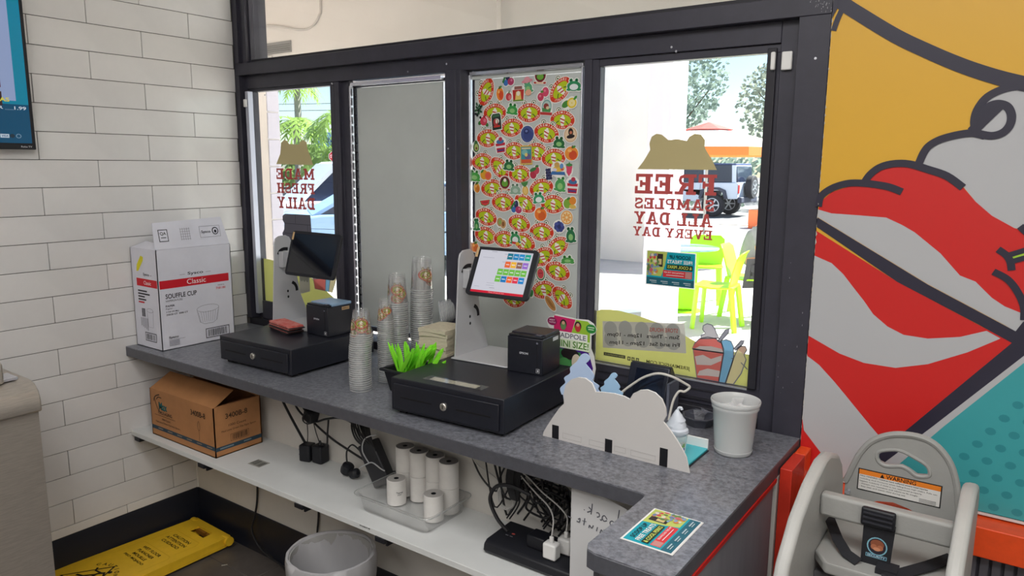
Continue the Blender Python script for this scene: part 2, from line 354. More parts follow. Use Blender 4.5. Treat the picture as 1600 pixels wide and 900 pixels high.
X_cup_stripe2=[(2.247,1.032),(2.273,1.044),(2.312,1.043),(2.311,1.023),(2.275,1.021),(2.241,1.017)]
X_cup_blue=[(2.311,1.138),(2.326,1.144),(2.341,1.141),(2.350,1.125),(2.352,1.088),(2.332,1.001),(2.310,1.003),(2.321,1.100)]
X_cup_tan=[(2.352,1.090),(2.362,1.119),(2.371,1.130),(2.385,1.132),(2.391,1.122),(2.383,1.105),(2.390,1.091),(2.378,1.047),(2.356,1.001),(2.331,1.001)]
X_spoon1=[(2.299,1.134),(2.322,1.173),(2.334,1.178),(2.332,1.166),(2.307,1.132)]
X_spoon2=[(2.351,1.119),(2.372,1.148),(2.381,1.149),(2.378,1.138),(2.355,1.114)]
X_web=[(2.063,1.036),(2.216,1.040),(2.216,1.024),(2.064,1.027)]
X_hourtext=[[(2.073,1.149),(2.169,1.157),(2.170,1.141),(2.074,1.132)],[(1.921,1.112),(2.175,1.134),(2.176,1.119),(1.922,1.093)],[(1.930,1.084),(2.177,1.110),(2.178,1.094),(1.930,1.069)]]
X_bar=[(1.909,1.039),(1.990,1.040),(1.991,1.028),(1.909,1.029)]
X_flyer4=[(2.052,1.397),(2.220,1.395),(2.214,1.292),(2.052,1.290)]
X_dark1=[(0.235,1.428),(0.423,1.437),(0.427,1.346),(0.417,1.253),(0.222,1.238),(0.242,1.323),(0.225,1.342),(0.246,1.388)]
X_decal1hill=[(0.077,1.215),(0.139,1.208),(0.118,0.922),(0.098,0.919),(0.066,1.009)]
X_logos=[(1.401,1.920,65),(1.714,1.912,45),(1.441,1.846,0),(1.589,1.841,0),(1.725,1.813,-5),(1.516,1.792,5),(1.662,1.771,-12),(1.41,1.757,0),(1.526,1.712,0),(1.622,1.708,-8),(1.692,1.687,5),(1.384,1.674,5),(1.464,1.652,-40),(1.552,1.631,0),(1.643,1.584,12),(1.429,1.579,5),(1.479,1.529,0),(1.576,1.529,-25),(1.693,1.530,0),(1.403,1.473,-12),(1.552,1.457,-10),(1.647,1.431,0),(1.400,1.404,-8),(1.486,1.396,0),(1.572,1.392,-20),(1.714,1.383,35),(1.652,1.344,30),(1.716,1.299,-12),(1.658,1.227,15),(1.736,1.207,-40),(1.531,1.179,0),(1.474,1.315,0),(1.569,1.316,0),(1.450,1.240,0)]
X_others=[('berries',1.501,1.956),('badge',1.634,1.959),('mango',1.465,1.910),('fig',1.503,1.903),('jar',1.544,1.906),('pinkhat',1.583,1.928),('raspberries',1.647,1.901),('frogwhite',1.768,1.925),('lemon',1.753,1.866),('leafberries',1.367,1.861),('frog',1.519,1.856),('globe',1.661,1.852),('pomegranate',1.392,1.817),('carton',1.450,1.812),('blueberry',1.584,1.769),('tanbadge',1.758,1.764),('frogdark',1.714,1.739),('pear',1.357,1.729),('redcup',1.468,1.731),('card',1.580,1.696),('peach',1.763,1.702),('frogdark2',1.506,1.662),('strawberries',1.616,1.639),('grapes',1.675,1.632),('boat',1.714,1.648),('strawberry',1.755,1.647),('limefrog',1.350,1.622),('grapefruit',1.402,1.626),('kumquat',1.361,1.578),('badge2',1.488,1.596),('palefrog',1.534,1.578),('pineapple',1.576,1.582),('frogsit',1.722,1.600),('redcup2',1.770,1.594),('apples',1.761,1.538),('watermelon',1.398,1.526),('berries2',1.540,1.512),('frogwhite2',1.634,1.55),('orange',1.643,1.493),('orangeslice',1.750,1.487),('frogtall',1.358,1.443),('nuts',1.473,1.455),('blackberry',1.720,1.454),('toucan',1.767,1.429),('frogsanta',1.535,1.405),('nectarine',1.350,1.357),('frogjump',1.756,1.342),('melon',1.646,1.283),('pod',1.689,1.182),('leaf',1.609,1.209)]
X_frogpanel=[(1.974,0.897),(1.976,0.914),(1.988,0.935),(2.006,0.964),(2.027,0.995),(2.042,1.011),(2.040,1.039),(2.046,1.066),(2.063,1.084),(2.086,1.094),(2.108,1.095),(2.128,1.085),(2.140,1.063),(2.158,1.066),(2.196,1.069),(2.224,1.067),(2.241,1.062),(2.251,1.08),(2.269,1.092),(2.289,1.097),(2.311,1.093),(2.33,1.08),(2.341,1.059),(2.344,1.038),(2.336,1.022),(2.355,1.004),(2.375,0.981),(2.391,0.960),(2.402,0.941),(2.412,0.907)]
X_slots=[[(2.005,0.944),(2.026,0.937),(2.027,0.897),(2.006,0.897)],[(2.173,0.940),(2.194,0.941),(2.195,0.903),(2.174,0.901)],[(2.331,0.952),(2.351,0.953),(2.353,0.904),(2.333,0.904)]]
# ---------------------------------------------------------------- common materials
M_tile = mat('glazed white tile', '#dedcdb', .13, bump=(9, .06), noise=(3, .05), spec=.5)
M_grout = mat('dark grout', '#5b5753', .9)
M_frame = mat('dark bronze aluminium', '#3b3a45', .42, noise=(14, .12), spec=.45)
M_frame2 = mat('dark bronze aluminium, deeper', '#2c2b32', .5, spec=.4)
M_black = mat('black plastic', '#1b1c22', .45, spec=.4)
M_black2 = mat('black satin paint', '#1d1f28', .36, noise=(60, .1), spec=.5)
M_white = mat('white plastic', '#e9e8e6', .4)
M_whitesat = mat('white laminate', '#dfe1e0', .38, noise=(5, .04))
M_glass = clear('window glass', '#f4f8f8', gl=.9)
M_paint = mat('white wall paint', '#d8d6d3', .6, bump=(60, .06))
M_knee = mat('off white wall panel', '#d8d4ce', .5, noise=(4, .06))
M_base = mat('dark rubber cove base', '#1a1d28', .4)
M_floor = mat('dark grey floor tile', '#5a5450', .42, noise=(7, .25), bump=(30, .1))
M_lam = mat('grey mottled laminate', '#7d7f87', .3, noise=(85, .32), col2='#575960', bump=(220, .12), spec=.6)
M_lamedge = mat('dark grey laminate edge', '#54555c', .4, noise=(60, .12))
M_steel = mat('brushed stainless steel', '#c2bab0', .38, metal=.65, noise=(22, .12), stretch=(1, 1, 12))
M_chrome = mat('bright aluminium', '#dcdde6', .25, metal=.7)
M_orange = mat('orange paint', '#f2521f', .42, bump=(40, .25), noise=(30, .08))
M_board = mat('pale grey board', '#c3c8c5', .5, noise=(3, .05))
M_grey = mat('grey moulded plastic', '#9c9c99', .5, bump=(160, .18), noise=(6, .05))
# ---------------------------------------------------------------- room
def room():
    wl = MB().box(-.14, -4.6, 0, -.003, .12, 2.9).obj('wall_left', M_grout); struct(wl)
    p, L, z0, yA, g = .104, .4241, 2.2939, -.6398, .0022
    pool = {}
    def tile(y0, y1, zc, h):
        k = (round(y1-y0, 4), round(h, 4))
        if k not in pool:
            o = MB().box(-.004, -k[0]/2, -h/2, .0015, k[0]/2, h/2).obj('tile', M_tile, wl, bevel=.0011, seg=1); pool[k] = o
        else:
            o = pool[k].copy(); COL.objects.link(o)
        o.location = (0, (y0+y1)/2, zc); o.rotation_euler = (0, random.uniform(-.0018, .0018), random.uniform(-.0018, .0018))
    for k in range(-3, 21):
        ztop = z0-k*p-g/2; zbot = z0-(k+1)*p+g/2
        ymax = -.001 if ztop > .9 else -.312
        if k == 20: zbot = .176
        off = yA if k % 2 == 0 else yA-L/2
        for n in range(-4, 3):
            a = off+n*L+g/2; b = off+(n+1)*L-g/2
            a = max(a, -1.93); b2 = min(b, ymax)
            if b2-a > .012: tile(a, b2, (ztop+zbot)/2, ztop-zbot)
    fl = MB().box(-.14, -4.6, -.12, 4.6, .12, -.003).obj('floor', M_grout); struct(fl)
    t0 = None; s = .305
    for i in range(0, 6):
        for j in range(0, 8):
            if t0 is None: o = t0 = MB().box(-s/2+.002, -s/2+.002, -.004, s/2-.002, s/2-.002, 0).obj('tile', M_floor, fl, bevel=.001, seg=1)
            else: o = t0.copy(); COL.objects.link(o)
            o.location = (.1+.06+i*s, -.355-j*s+.04, 0)
    rest = MB().box(1.84, -4.6, -.004, 4.6, .0, 0); rest.box(-.1, -4.6, -.004, 1.84, -2.62, 0)
    rest.obj('floor_tiling', M_floor, fl)
    struct(MB().box(.0, -.31, 0, 2.372, .11, .8605).box(2.3725, -.21, 0, 2.573, .11, .8605).obj('wall_back', M_knee))
    struct(bx('wall_right', M_paint, None, (2.575, .022, 0), (4.6, .16, 2.9)))
    M_far = mat('pale paint', '#dcd8d2', .7)
    struct(bx('wall_side', M_far, None, (4.6, -4.6, 0), (4.74, .16, 2.9)))
    struct(bx('wall_front', M_far, None, (-.14, -4.74, 0), (4.74, -4.6, 2.9)))
    struct(bx('ceiling', M_paint, None, (-.14, -4.74, 2.9), (4.74, .16, 3.0)))
    # cove bases
    def cove(name, axis, a, b, c):
        prof = [(0, 0), (.016, 0), (.011, .012), (.007, .03), (.006, .168), (.003, .174), (0, .174)]
        fn = (lambda u, v, w: (c+u, w, v)) if axis == 'y' else (lambda u, v, w: (w, c-u, v))
        o = MB().prism(prof, fn, a, b).obj(name, M_base); struct(o)
    cove('baseboard_left', 'y', -4.5, -.31, .0); cove('baseboard_back', 'x', .0, 2.38, -.31)
    struct(bx('trim_1', M_white, None, (.0005, -.3165, .176), (.006, -.3105, .535)))
room()
# ---------------------------------------------------------------- storefront
def storefront():
    fr = sempty('trim_2')
    def part(n, a, b, m=M_frame, bev=.0015): return bx(n, m, fr, a, b, bevel=bev, seg=1)
    def ext(n, prof, z0, z1, m=M_frame):      # vertical extrusion with a stepped plan profile (x, y)
        return MB().prism(prof, lambda u, v, w: (u, v, w), z0, z1).obj(n, m, fr, bevel=.001, seg=1)
    SZ, TZ = .9025, 2.7
    ext('jamb', [(.0005, 0), (.034, 0), (.034, .018), (.052, .018), (.052, .012), (.075, .012), (.075, .03), (.085, .03), (.085, .12), (.0005, .12)], 2.1085, TZ)
    ext('jamb', [(.0005, 0), (.03, 0), (.03, .03), (.045, .03), (.045, .07), (.0005, .07)], .9302, 2.0545)
    ext('post', [(2.44, .032), (2.492, .032), (2.492, 0), (2.573, 0), (2.573, .12), (2.44, .12)], .861, 2.0545)
    ext('post', [(2.47, .032), (2.492, .032), (2.492, 0), (2.573, 0), (2.573, .12), (2.47, .12)], 2.1085, TZ)
    part('transom_bar', (.0005, 0, 2.055), (2.5735, .12, 2.108))
    part('glazing_stop', (.085, .03, 2.1082), (2.47, .045, 2.124), M_frame2)
    part('header', (.045, .03, 1.997), (2.44, .12, 2.0545))
    part('header', (0, 0, 2.7), (2.575, .14, 2.9), M_paint)
    ext('mullion', [(1.256, .004), (1.282, .004), (1.282, 0), (1.308, 0), (1.308, .004), (1.33, .004), (1.33, .075), (1.256, .075)], SZ, 1.9968)
    ext('mullion', [(.628, .034), (.655, .034), (.655, .05), (.7, .05), (.7, .075), (.628, .075)], SZ, 1.9968)
    ext('mullion', [(1.823, .03), (1.85, .03), (1.85, .036), (1.873, .036), (1.873, .068), (1.823, .068)], SZ, 1.9968)
    part('sill', (.0005, .012, .861), (2.4395, .12, .93), M_frame2)
    # rail screws and the pale scratches by the right post
    sc = MB()
    for x, z in ((1.268, 2.02), (1.05, 2.01), (2.12, 2.012), (2.135, 1.999), (2.54, 1.945), (1.272, 1.72), (.172, 1.965), (.62, 1.99)): sc.cyl((x, -.0005 if x == 2.54 or 1.26 < x < 1.28 else .0292, z), (x, .002 if x == 2.54 or 1.26 < x < 1.28 else .033, z), .0035, n=10)
    sc.obj('screw', M_chrome, fr)
    ch = MB(); r = random.Random(4)
    for i in range(36):
        x = r.gauss(2.545, .014) if i < 24 else r.uniform(2.497, 2.56); z = r.gauss(2.075, .01) if i < 24 else r.uniform(1.0, 1.4)
        x = min(x, 2.57)
        h = r.uniform(.0015, .006); ch.add([(x, -.0006, z), (x+r.uniform(.0006, .002), -.0006, z), (x+.0008, -.0006, z+h)], [(0, 1, 2)])
    o = ch.obj('paint_chips', mat('bare metal chips', '#b9b9bd', .5), fr); o['kind'] = 'stuff'
    # windows
    def window(n, x0, x1, z0, z1, y, fw, rail=None, m=M_frame):
        w = sempty('window_%d' % n)
        b = MB(); d = .016
        b.box(x0-fw, y-d, z0-(rail or fw), x1+fw, y+d, z0); b.box(x0-fw, y-d, z1, x1+fw, y+d, z1+fw*.6)
        b.box(x0-fw, y-d, z0, x0, y+d, z1); b.box(x1, y-d, z0, x1+fw, y+d, z1)
        b.obj('sash_frame', m, w, bevel=.0012, seg=1)
        bx('pane', M_glass, w, (x0-.003, y+.001, z0-.003), (x1+.003, y+.005, z1+.003))
        return w
    w1 = window(1, .071, .596, .962, 1.996-.012, .055, .026, .032)
    bx('edge_strip', mat('pale grey weather strip', '#b9bccb', .4, metal=.4), w1, (.052, .012, .955), (.0735, .037, 1.985))  # sash stile edge; its pale grey holds the light falling on it
    bx('bottom_guard', M_frame, w1, (.09, .022, .932), (.2, .034, 1.018), bevel=.002)
    w4 = window(4, 1.877, 2.402, 1.008, 1.974, .055, .037, .077)
    bx('edge_strip', M_chrome, w4, (1.877, .036, 1.0015), (2.402, .0385, 1.0075))
    bx('pull_strip', M_frame2, w4, (2.405, .028, 1.01), (2.43, .0388, 1.985), bevel=.002)
    b = MB(); b.box(1.9, .0395-.006, .945, 2.4, .0388, .952); b.box(1.9, .0395-.004, .975, 2.4, .0388, .979); b.obj('rail_groove', M_frame2, w4)
    w2 = window(2, .722, 1.2, .975, 1.972, .085, .02)
    bx('blank_panel', M_board, w2, (.733, .064, .98), (1.194, .068, 1.968))
    b = MB(); b.box(.704, .046, .96, .712, .063, 1.99); b.box(.704, .046, 1.976, 1.2, .063, 1.99); b.obj('edge_liner', M_chrome, w2, bevel=.001)
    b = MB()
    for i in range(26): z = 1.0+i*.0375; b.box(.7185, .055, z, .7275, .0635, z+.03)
    b.obj('dark_gap', M_black, w2)  # black pieces draw the shaded gap beside the board
    w3 = window(3, 1.345, 1.815, .975, 1.982, .085, .02)
    bx('blank_panel', M_board, w3, (1.349, .062, .985), (1.793, .066, 1.964))
    b = MB(); b.box(1.3305, .046, .96, 1.338, .063, 1.992); b.box(1.3305, .046, 1.98, 1.808, .063, 1.992); b.box(1.8, .05, .985, 1.804, .066, 1.98); b.obj('edge_liner', M_chrome, w3, bevel=.001)
    bx('board_rim', M_board, w3, (1.339, .058, 1.966), (1.799, .0655, 1.979))
    w5 = sempty('window_5')
    bx('pane', M_glass, w5, (.086, .05, 2.1245), (2.469, .055, 2.699))
    # alarm contacts
    def contact(x0, x1, z0, z1, y, label):
        t = thing('alarm_contact', label, 'alarm sensor', ((x0+x1)/2, y, z0))
        bx('housing', M_white, t, (-(x1-x0)/2, -.012, 0), ((x1-x0)/2, 0, z1-z0), bevel=.003)
    contact(.052, .068, 1.915, 1.95, .012, 'small white alarm contact on the frame beside the tiled wall')
    contact(2.446, 2.474, 1.923, 1.972, .032, 'larger white alarm contact on the post right of the free samples window')
    contact(2.418, 2.43, 1.925, 1.973, .0278, 'thin white alarm magnet on the sash of the free samples window')
storefront()
# ---------------------------------------------------------------- counter, shelf
def counter():
    t = thing('counter', 'grey mottled laminate counter with a short return at its right end', 'counter', (0, 0, .862))
    pts = [(.002, -.592), (2.36, -.592), (2.374, -.598), (2.378, -.615), (2.378, -.872), (2.388, -.893), (2.41, -.9), (2.56, -.9), (2.573, -.887), (2.573, -.002), (.002, -.002)]
    ins = [(.002, -.591), (2.361, -.591), (2.375, -.597), (2.379, -.615), (2.379, -.872), (2.389, -.892), (2.41, -.899), (2.56, -.899), (2.572, -.887), (2.572, -.002), (.002, -.002)]
    MB().prism(ins, lambda u, v, w: (u, v, w), .0375, .0403).obj('worktop', M_lam, t)
    MB().prism(pts, lambda u, v, w: (u, v, w), 0, .0375).obj('edge_band', M_lamedge, t, bevel=.0012, seg=1)
    bx('red_edging', mat('red edging strip', '#c8231d', .4), t, (2.566, -.885, -.011), (2.5755, -.225, -.0005))
    MB().cyl((1.13, -.12, .0404), (1.13, -.12, .0425), .03, n=24).obj('cable_grommet', M_black, t)
    c = thing('end_cabinet', 'grey cabinet under the counter return with a dark front panel', 'cabinet', (2.38, -.87, 0))
    bx('side_panel', mat('grey metal panel', '#8f9097', .42, noise=(3, .1), stretch=(1, 9, 1)), c, (.178, .0, 0), (.19, .62, .85))
    bx('side_panel', M_lamedge, c, (.012, .0, 0), (.026, .26, .85))
    bx('front_panel', mat('grey front panel', '#70706f', .5), c, (.0265, 0, 0), (.06, .018, .86))
    bx('drawer_front', M_lamedge, c, (.062, .01, .45), (.176, .03, .83), bevel=.003)
    bx('corner_post', mat('grey angle', '#7d7f86', .4), c, (.15, .621, 0), (.188, .64, .85))
    bx('drawer_tray', mat('pale tray', '#cfd3c9', .5), c, (.066, -.03, .831), (.176, .16, .848), bevel=.002)
    s = thing('under_shelf', 'long white laminate shelf with black clips under the counter', 'shelf', (0, 0, .5155))
    bx('shelf_board', M_whitesat, s, (.003, -.598, 0), (2.36, -.3105, .02), bevel=.001)
    for x in (.03, .5, 1.08, 1.47, 2.0):
        b = MB(); b.box(x, -.601, -.017, x+.042, -.56, -.0005); b.box(x+.036, -.59, -.028, x+.044, -.55, -.0005) if x > .1 else None
        b.obj('clip', M_black, s, bevel=.002)
    P = Print(plane((0, -.5985, 0), UX, UZ)); P.text('guard', 1.40, .0105, 1.448, .018, ink('#33312e'), True); P.obj('printed_word', s)
    o = thing('barcode_label', 'worn grey barcode label stuck on the white shelf', 'label', (.739, -.494, .5357), .04)
    bx('paper', ink('#a8a7a0'), o, (-.034, -.026, 0), (.034, .026, .0004))
    P = Print(plane((0, 0, .0004), UX, UY)); k = ink('#4a4a48'); P.bars(-.03, -.018, .0, .02, k, 9); P.bars(.004, -.02, .03, .018, k, 5, 3); P.obj('printed_code', o)
counter()
# ---------------------------------------------------------------- mural and the orange ledge
def mural():
    t = thing('wall_mural', 'big printed cartoon mural of red and white ice on yellow and teal', 'mural', (2.575, 0, .812))
    bx('panel', mat('printed vinyl, white', '#b9babd', .42), t, (.0003, -.003, 0), (1.3, .021, 1.75))
    fn = plane((-2.575, -.0033, -.812), UX, UZ)
    Y_, R_, W_, K_, T_ = mat('mural yellow', '#deab34', .4), mat('mural red', '#cf2422', .4), mat('mural pale grey', '#b9babd', .42), mat('mural ink', '#2d2b3c', .42), mat('mural teal', '#3fa2a8', .4)
    P = Print(fn, .0, .00012); D = X_mural
    P.rect(2.5755, .8125, 3.87, 2.56, Y_)
    P.poly(D['white_top'][:-1]+[(3.87, 1.1), (3.87, 1.83)], W_)
    P.poly(D['lens'], Y_)
    ball = [p for p in D['ball'] if True]
    P.poly([(max(x, 2.5756), z) for x, z in ball[:14]]+[(3.5, 1.28), (3.87, 1.2), (3.6, 1.1)]+[(max(x, 2.5756), z) for x, z in ball[16:]], R_)
    cl = lambda l: [(max(x, 2.5757), max(z, .8125)) for x, z in l]
    P.poly(cl(D['band1']), W_); P.poly(cl([(2.5757, 1.5495), (2.5757, 1.53), (2.8516, 1.3738), (3.0441, 1.2799), (3.0627, 1.3197), (2.95, 1.36)]), W_); P.poly(cl(D['stripe']), W_); P.poly(cl([(2.5757, 1.4925)]+D['cup'][1:8]+[(2.5757, .8125)]), R_)
    P.poly(cl([(2.5757, 1.1483)]+D['swirl2'][1:]), W_); P.poly(cl(D['swirl1']), W_)
    P.poly(cl([(2.98, 1.12), (3.066, 1.222), (3.2, 1.36), (3.5, 1.6), (3.87, 1.9), (3.87, .8125), (2.72, .8125)]), W_)
    P.poly(cl([(2.77, .8125), (2.9189, 1.0142), (3.068, 1.205), (3.2, 1.345), (3.5, 1.57), (3.87, 1.85), (3.87, .8125)]), T_)
    td = mat('mural teal dot', '#2f8d95', .4)
    for i in range(22):
        for j in range(26):
            x = 2.80+.0485*i+(.024 if j % 2 else 0); z = .83+.0385*j
            if z < .8125+(x-2.80)*1.2-.03 and x < 3.85: P.ell(x, z, .0118, .0098, td, 10); P.w -= P.step
    P.poly(cl(D['band2']), K_); P.poly(cl(D['band1']), K_)
    P.poly(D['straw'], mat('mural lime', '#a5cf3a', .4))
    for pts, w in X_mural_strokes:
        P.stroke([(max(x, 2.577), min(z, 2.55)) for x, z in pts], w, K_, sub=5)
    P.poly([(2.5757, 2.04), (2.587, 2.065), (2.587, 2.1), (2.5757, 2.1)], K_)
    P.obj('printed_artwork', t)
    b = MB(); r = random.Random(9); z = .85
    while z < 2.1:
        h = r.uniform(.004, .02); w = r.uniform(.0008, .0035); b.add([(.0004, -.0062, z-.812), (.0004+w, -.0062, z+h*.4-.812), (.0004, -.0062, z+h-.812)], [(0, 1, 2)]); z += h+r.uniform(0, .03)
    b.obj('peeling_edge', mat('torn paper edge', '#c9c4ba', .7), t)['kind'] = 'stuff'
    q = thing('orange_ledge', 'orange painted wooden ledge and post under the mural', 'ledge', (2.577, 0, 0))
    b = MB(); b.box(0, -.075, .722, 1.98, .0212, .8); b.box(0, -.075, .8, .03, -.0075, .884); b.obj('rail', M_orange, q, bevel=.003)
    bx('post', mat('red orange paint', '#cc3320', .45, bump=(40, .3), noise=(20, .12)), q, (-.001, -.205, 0), (.03, -.0755, .884), bevel=.002)
    b = MB(); b.box(.035, -.03, .805, .05, -.0075, .812); b.box(.05, -.009, .805, 1.9, -.0065, .8115); b.obj('edge_bead', mat('pale bead', '#d8d5d2', .4), q)
    p = thing('wall_cladding', 'ribbed dark grey panelling below the orange ledge', 'panelling', (2.64, 0, 0))
    bx('backing', mat('dark grey cladding', '#565560', .5), p, (.0, .0, 0), (1.9, .0205, .72))
    for i in range(60):
        o = MB().box(-.009, -.014, 0, .009, 0, .72).obj('rib', mat('grey rib', '#6d6c75', .5), p) if i == 0 else rib.copy()
        if i == 0: rib = o
        else: COL.objects.link(o)
        o.location = (.32+i*.026, 0, 0)
mural()
ZC = .9023
# ---------------------------------------------------------------- till stations
def cash_drawer(x, y, rz, h, label):
    t = thing('cash_drawer', label, 'cash drawer', (x, y, ZC), rz)
    w, d = .206, .21
    bx('body', M_black2, t, (-w, -d+.006, .012), (w, d, h), bevel=.0025)
    b = MB(); b.box(-w+.014, -d, .02, w-.014, -d+.0058, h-.016); b.obj('drawer_front', M_black2, t, bevel=.002)
    g = MB(); z = .012+(h-.012)*.45
    for s in (-1, 1): g.box(s*.165, -d-.001, z-.002, s*.045, -d+.001, z+.002) if s < 0 else g.box(.045, -d-.001, z-.002, .165, -d+.001, z+.002)
    g.obj('slot', mat('deep black', '#08080b', .6), t)
    lk = MB().lathe([(.012, 0), (.012, .004), (.0095, .006)], 20, M=Matrix.Translation((0, -d, z)) @ Matrix.Rotation(PI/2, 4, 'X')).obj('lock', mat('nickel', '#c9c5bd', .3, metal=.8), t)
    bx('keyhole', M_black, lk, (-.0012, -d-.0068, z-.005), (.0012, -d-.0061, z+.005))
    f = None
    for sx in (-1, 1):
        for sy in (-1, 1):
            if f is None: o = f = MB().box(-.012, -.012, 0, .012, .012, .0118).obj('foot', M_black, t)
            else: o = f.copy(); COL.objects.link(o)
            o.location = (sx*(w-.03), sy*(d-.035), 0)
    return t
cash_drawer(.733, -.285, .03, .105, 'black cash drawer carrying the stack of red cards')
cash_drawer(1.682, -.316, .06, .115, 'black cash drawer with a taped paper note on top')
def receipt_printer(x, y, z, rz, label, paperc, topc=None):
    t = thing('receipt_printer', label, 'printer', (x, y, z), rz)
    w, h = .0625, .127
    bx('body', M_black2, t, (-w, -w, 0), (w, w, h-.012), bevel=.003)
    bx('cover', mat('printer lid '+(topc or 'dark'), topc or '#2a2730', .3), t, (-w+.002, -w+.024, h-.0118), (w-.002, w-.002, h-.001), bevel=.002)
    bx('paper_exit', M_black, t, (-w+.003, -w+.003, h-.0118), (w-.003, -w+.0225, h-.005), bevel=.002)
    b = MB(); b.box(w-.03, -w+.004, h-.0045, w-.01, -w+.02, h-.001); b.obj('lever', mat('slate plastic', '#3d4150', .4), t, bevel=.001)
    P = Print(plane((0, -w, 0), UX, UZ))
    P.text('EPSON', -.018, .062, .012, .0685, ink('#c9cbd2'), True)
    P.frame(.041, .008, .053, .021, .001, ink('#d8d8dd')); P.rect(.0445, .0115, .0495, .0175, ink('#d8d8dd'))
    P.ell(.044, .102, .003, .003, ink('#8f93a5')); P.obj('lettering', t)
    P = Print(plane((w, 0, 0), UY, UZ)); P.rect(.008, .097, .046, .109, ink(paperc)); P.obj('sticker', t)
    b = MB(); b.box(.0435, -.0632, .004, .0447, -.0622, .112); b.obj('seam', mat('deep black', '#08080b', .6), t)
    return t
p1 = receipt_printer(.84, -.212, ZC+.1052, 0, 'small black receipt printer with a bluish lid and orange sticker', '#d7b182', '#86a6c4')
P = Print(plane((.0626, 0, 0), UY, UZ), .0006); P.text('EMS01', .011, .1, .043, .106, ink('#5a4630'), True); P.obj('sticker_code', p1)
receipt_printer(1.791, -.195, ZC+.1152, .1, 'small black receipt printer with a white sticker beside the lit tablet', '#d9dade')
M_alu = mat('silver painted metal', '#c3c4c8', .38, metal=.25)
def tablet_stand(z, dy, X, M4, W, H, label, lit):
    t = thing('tablet_stand', label, 'tablet stand', (X, 0, z))
    up = [(-.245, .004), (-.062, .004), (-.08, .06), (-.1, .11), (-.118, .2), (-.13, .3), (-.137, .335), (-.147, .355), (-.165, .364), (-.2, .362), (-.216, .352), (-.222, .335)]
    up = [(a+dy, b) for a, b in up]
    MB().prism(up, lambda u, v, w: (w, u, v), -.003, .003).obj('upright', M_alu, t, bevel=.0015, seg=2)
    base = [(-.003, -.262+dy), (.212, -.262+dy+.015), (.226, -.235+dy), (.226, -.05+dy), (.212, -.03+dy), (-.003, -.05+dy)]
    MB().prism(base, lambda u, v, w: (u, v, w), .0005, .006).obj('base_plate', M_alu, t, bevel=.002, seg=2)
    P = Print(plane((.0032, dy, 0), UY, UZ)); k = ink('#15151a')
    P.stroke([(-.143, .166), (-.13, .157), (-.122, .143), (-.12, .127)], .013, k, sub=4); P.ell(-.166, .131, .0045, .0055, k); P.ell(-.165, .107, .0045, .0055, k)
    P.stroke([(-.206, .287), (-.197, .301), (-.18, .308), (-.158, .307)], .013, k, sub=4)
    P.obj('slot', t)
    c = M4.translation
    a = MB(); q = Vector((c.x-X, c.y, c.z-z)); n = -(M4.to_3x3() @ Vector((0, 1, 0))).normalized()
    st = Vector((.003, -.17+dy, .268)); a.box(.0032, -.205+dy, .235, .03, -.135+dy, .3)
    a.cyl((.02, -.17+dy, .268), q-n*.034, .014, .014, 12); a.cyl(q-n*.034, q-n*.0125, .03, .03, 16); a.obj('tilt_arm', M_alu, t, bevel=.002)
    R = t.location; L = Matrix.Translation(-R) @ M4
    T = MB()
    r = .014; ring = []
    for cx, cz, a0 in ((W/2-r, H/2-r, 0), (-W/2+r, H/2-r, PI/2), (-W/2+r, -H/2+r, PI), (W/2-r, -H/2+r, 1.5*PI)):
        for k in range(6): aa = a0+k/5*PI/2; ring.append((cx+r*math.cos(aa), cz+r*math.sin(aa)))
    T.prism(ring, lambda u, v, w: L @ Vector((u, w, v)), .012, 0)
    tb = T.obj('tablet', M_black, t, bevel=.0015, seg=1)
    o = L @ Vector((0, 0, 0)); u = (L.to_3x3() @ Vector((1, 0, 0))); v = (L.to_3x3() @ Vector((0, 0, 1)))
    fn = plane(o, u, v)
    P = Print(fn, .0004)
    sw, sh = W/2-.019, H/2-.011
    if not lit:
        P.rect(-sw-.008, -sh, sw+.006, sh, mat('dark screen glass', '#10131c', .05, spec=.7))
        P.rect(-W/2+.004, H/2-.036, -W/2+.013, H/2-.006, ink('#c9a87c'))
        P.obj('screen', tb); return t
    E = 1.0
    i = lambda h: ink(h, .3, E)
    P.rect(-sw, -sh, sw, sh, i('#c6c6d0'))
    P.rect(-sw, -sh, sw, -sh+.008, i('#c8102e')); P.text('Please choose an item', -.03, -sh+.0022, .03, -sh+.0058, i('#f0b8b8'))
    for n, (row, cols, x0, y0, s) in enumerate(((4, ('#0f6f86', '#1b7fb5', '#1f86c0', '#129a86'), .008, .047, .0205), (4, ('#e2622c', '#e7ad33', '#8a5f52', '#9468c4'), .006, .0185, .0205), (5, ('#6cb544',)*5, -.0155, -.008, .0205), (5, ('#6cb544', '#1673b4', '#ea6327', '#d9304a', '#1c80c4'), -.0175, -.0325, .0205))):
        for k, cc in enumerate(cols):
            P.rect(x0+k*.0222, y0, x0+k*.0222+s, y0+s*1.02, i(cc)); P.w -= P.step
            P.rect(x0+k*.0222+.004, y0+.009, x0+k*.0222+s-.004, y0+.012, i('#e6e8ea'))
    for a_, b_, w_, hx in ((-.055, .069, .02, '#8a8a98'), (-.085, .047, .045, '#a9a9b6'), (.07, .07, .03, '#9a9aa8'), (-.004, .063, .012, '#9a9aa8'), (-.006, .036, .014, '#9a9aa8'), (-.045, -.04, .03, '#a9a9b4'), (-.045, -.048, .03, '#a9a9b4'), (-.03, -.056, .02, '#8f8f9c'), (-.09, -.055, .02, '#a9a9b4'), (-.004, .055, .012, '#e8b8b8')):
        P.rect(a_, b_, a_+w_, b_+.0015, i(hx))
    P.obj('screen', tb)
    P = Print(fn, .0009); P.rect(-W/2+.002, H/2-.038, -W/2+.012, H/2-.003, ink('#c9a87c')); P.obj('tape', tb)
    return t
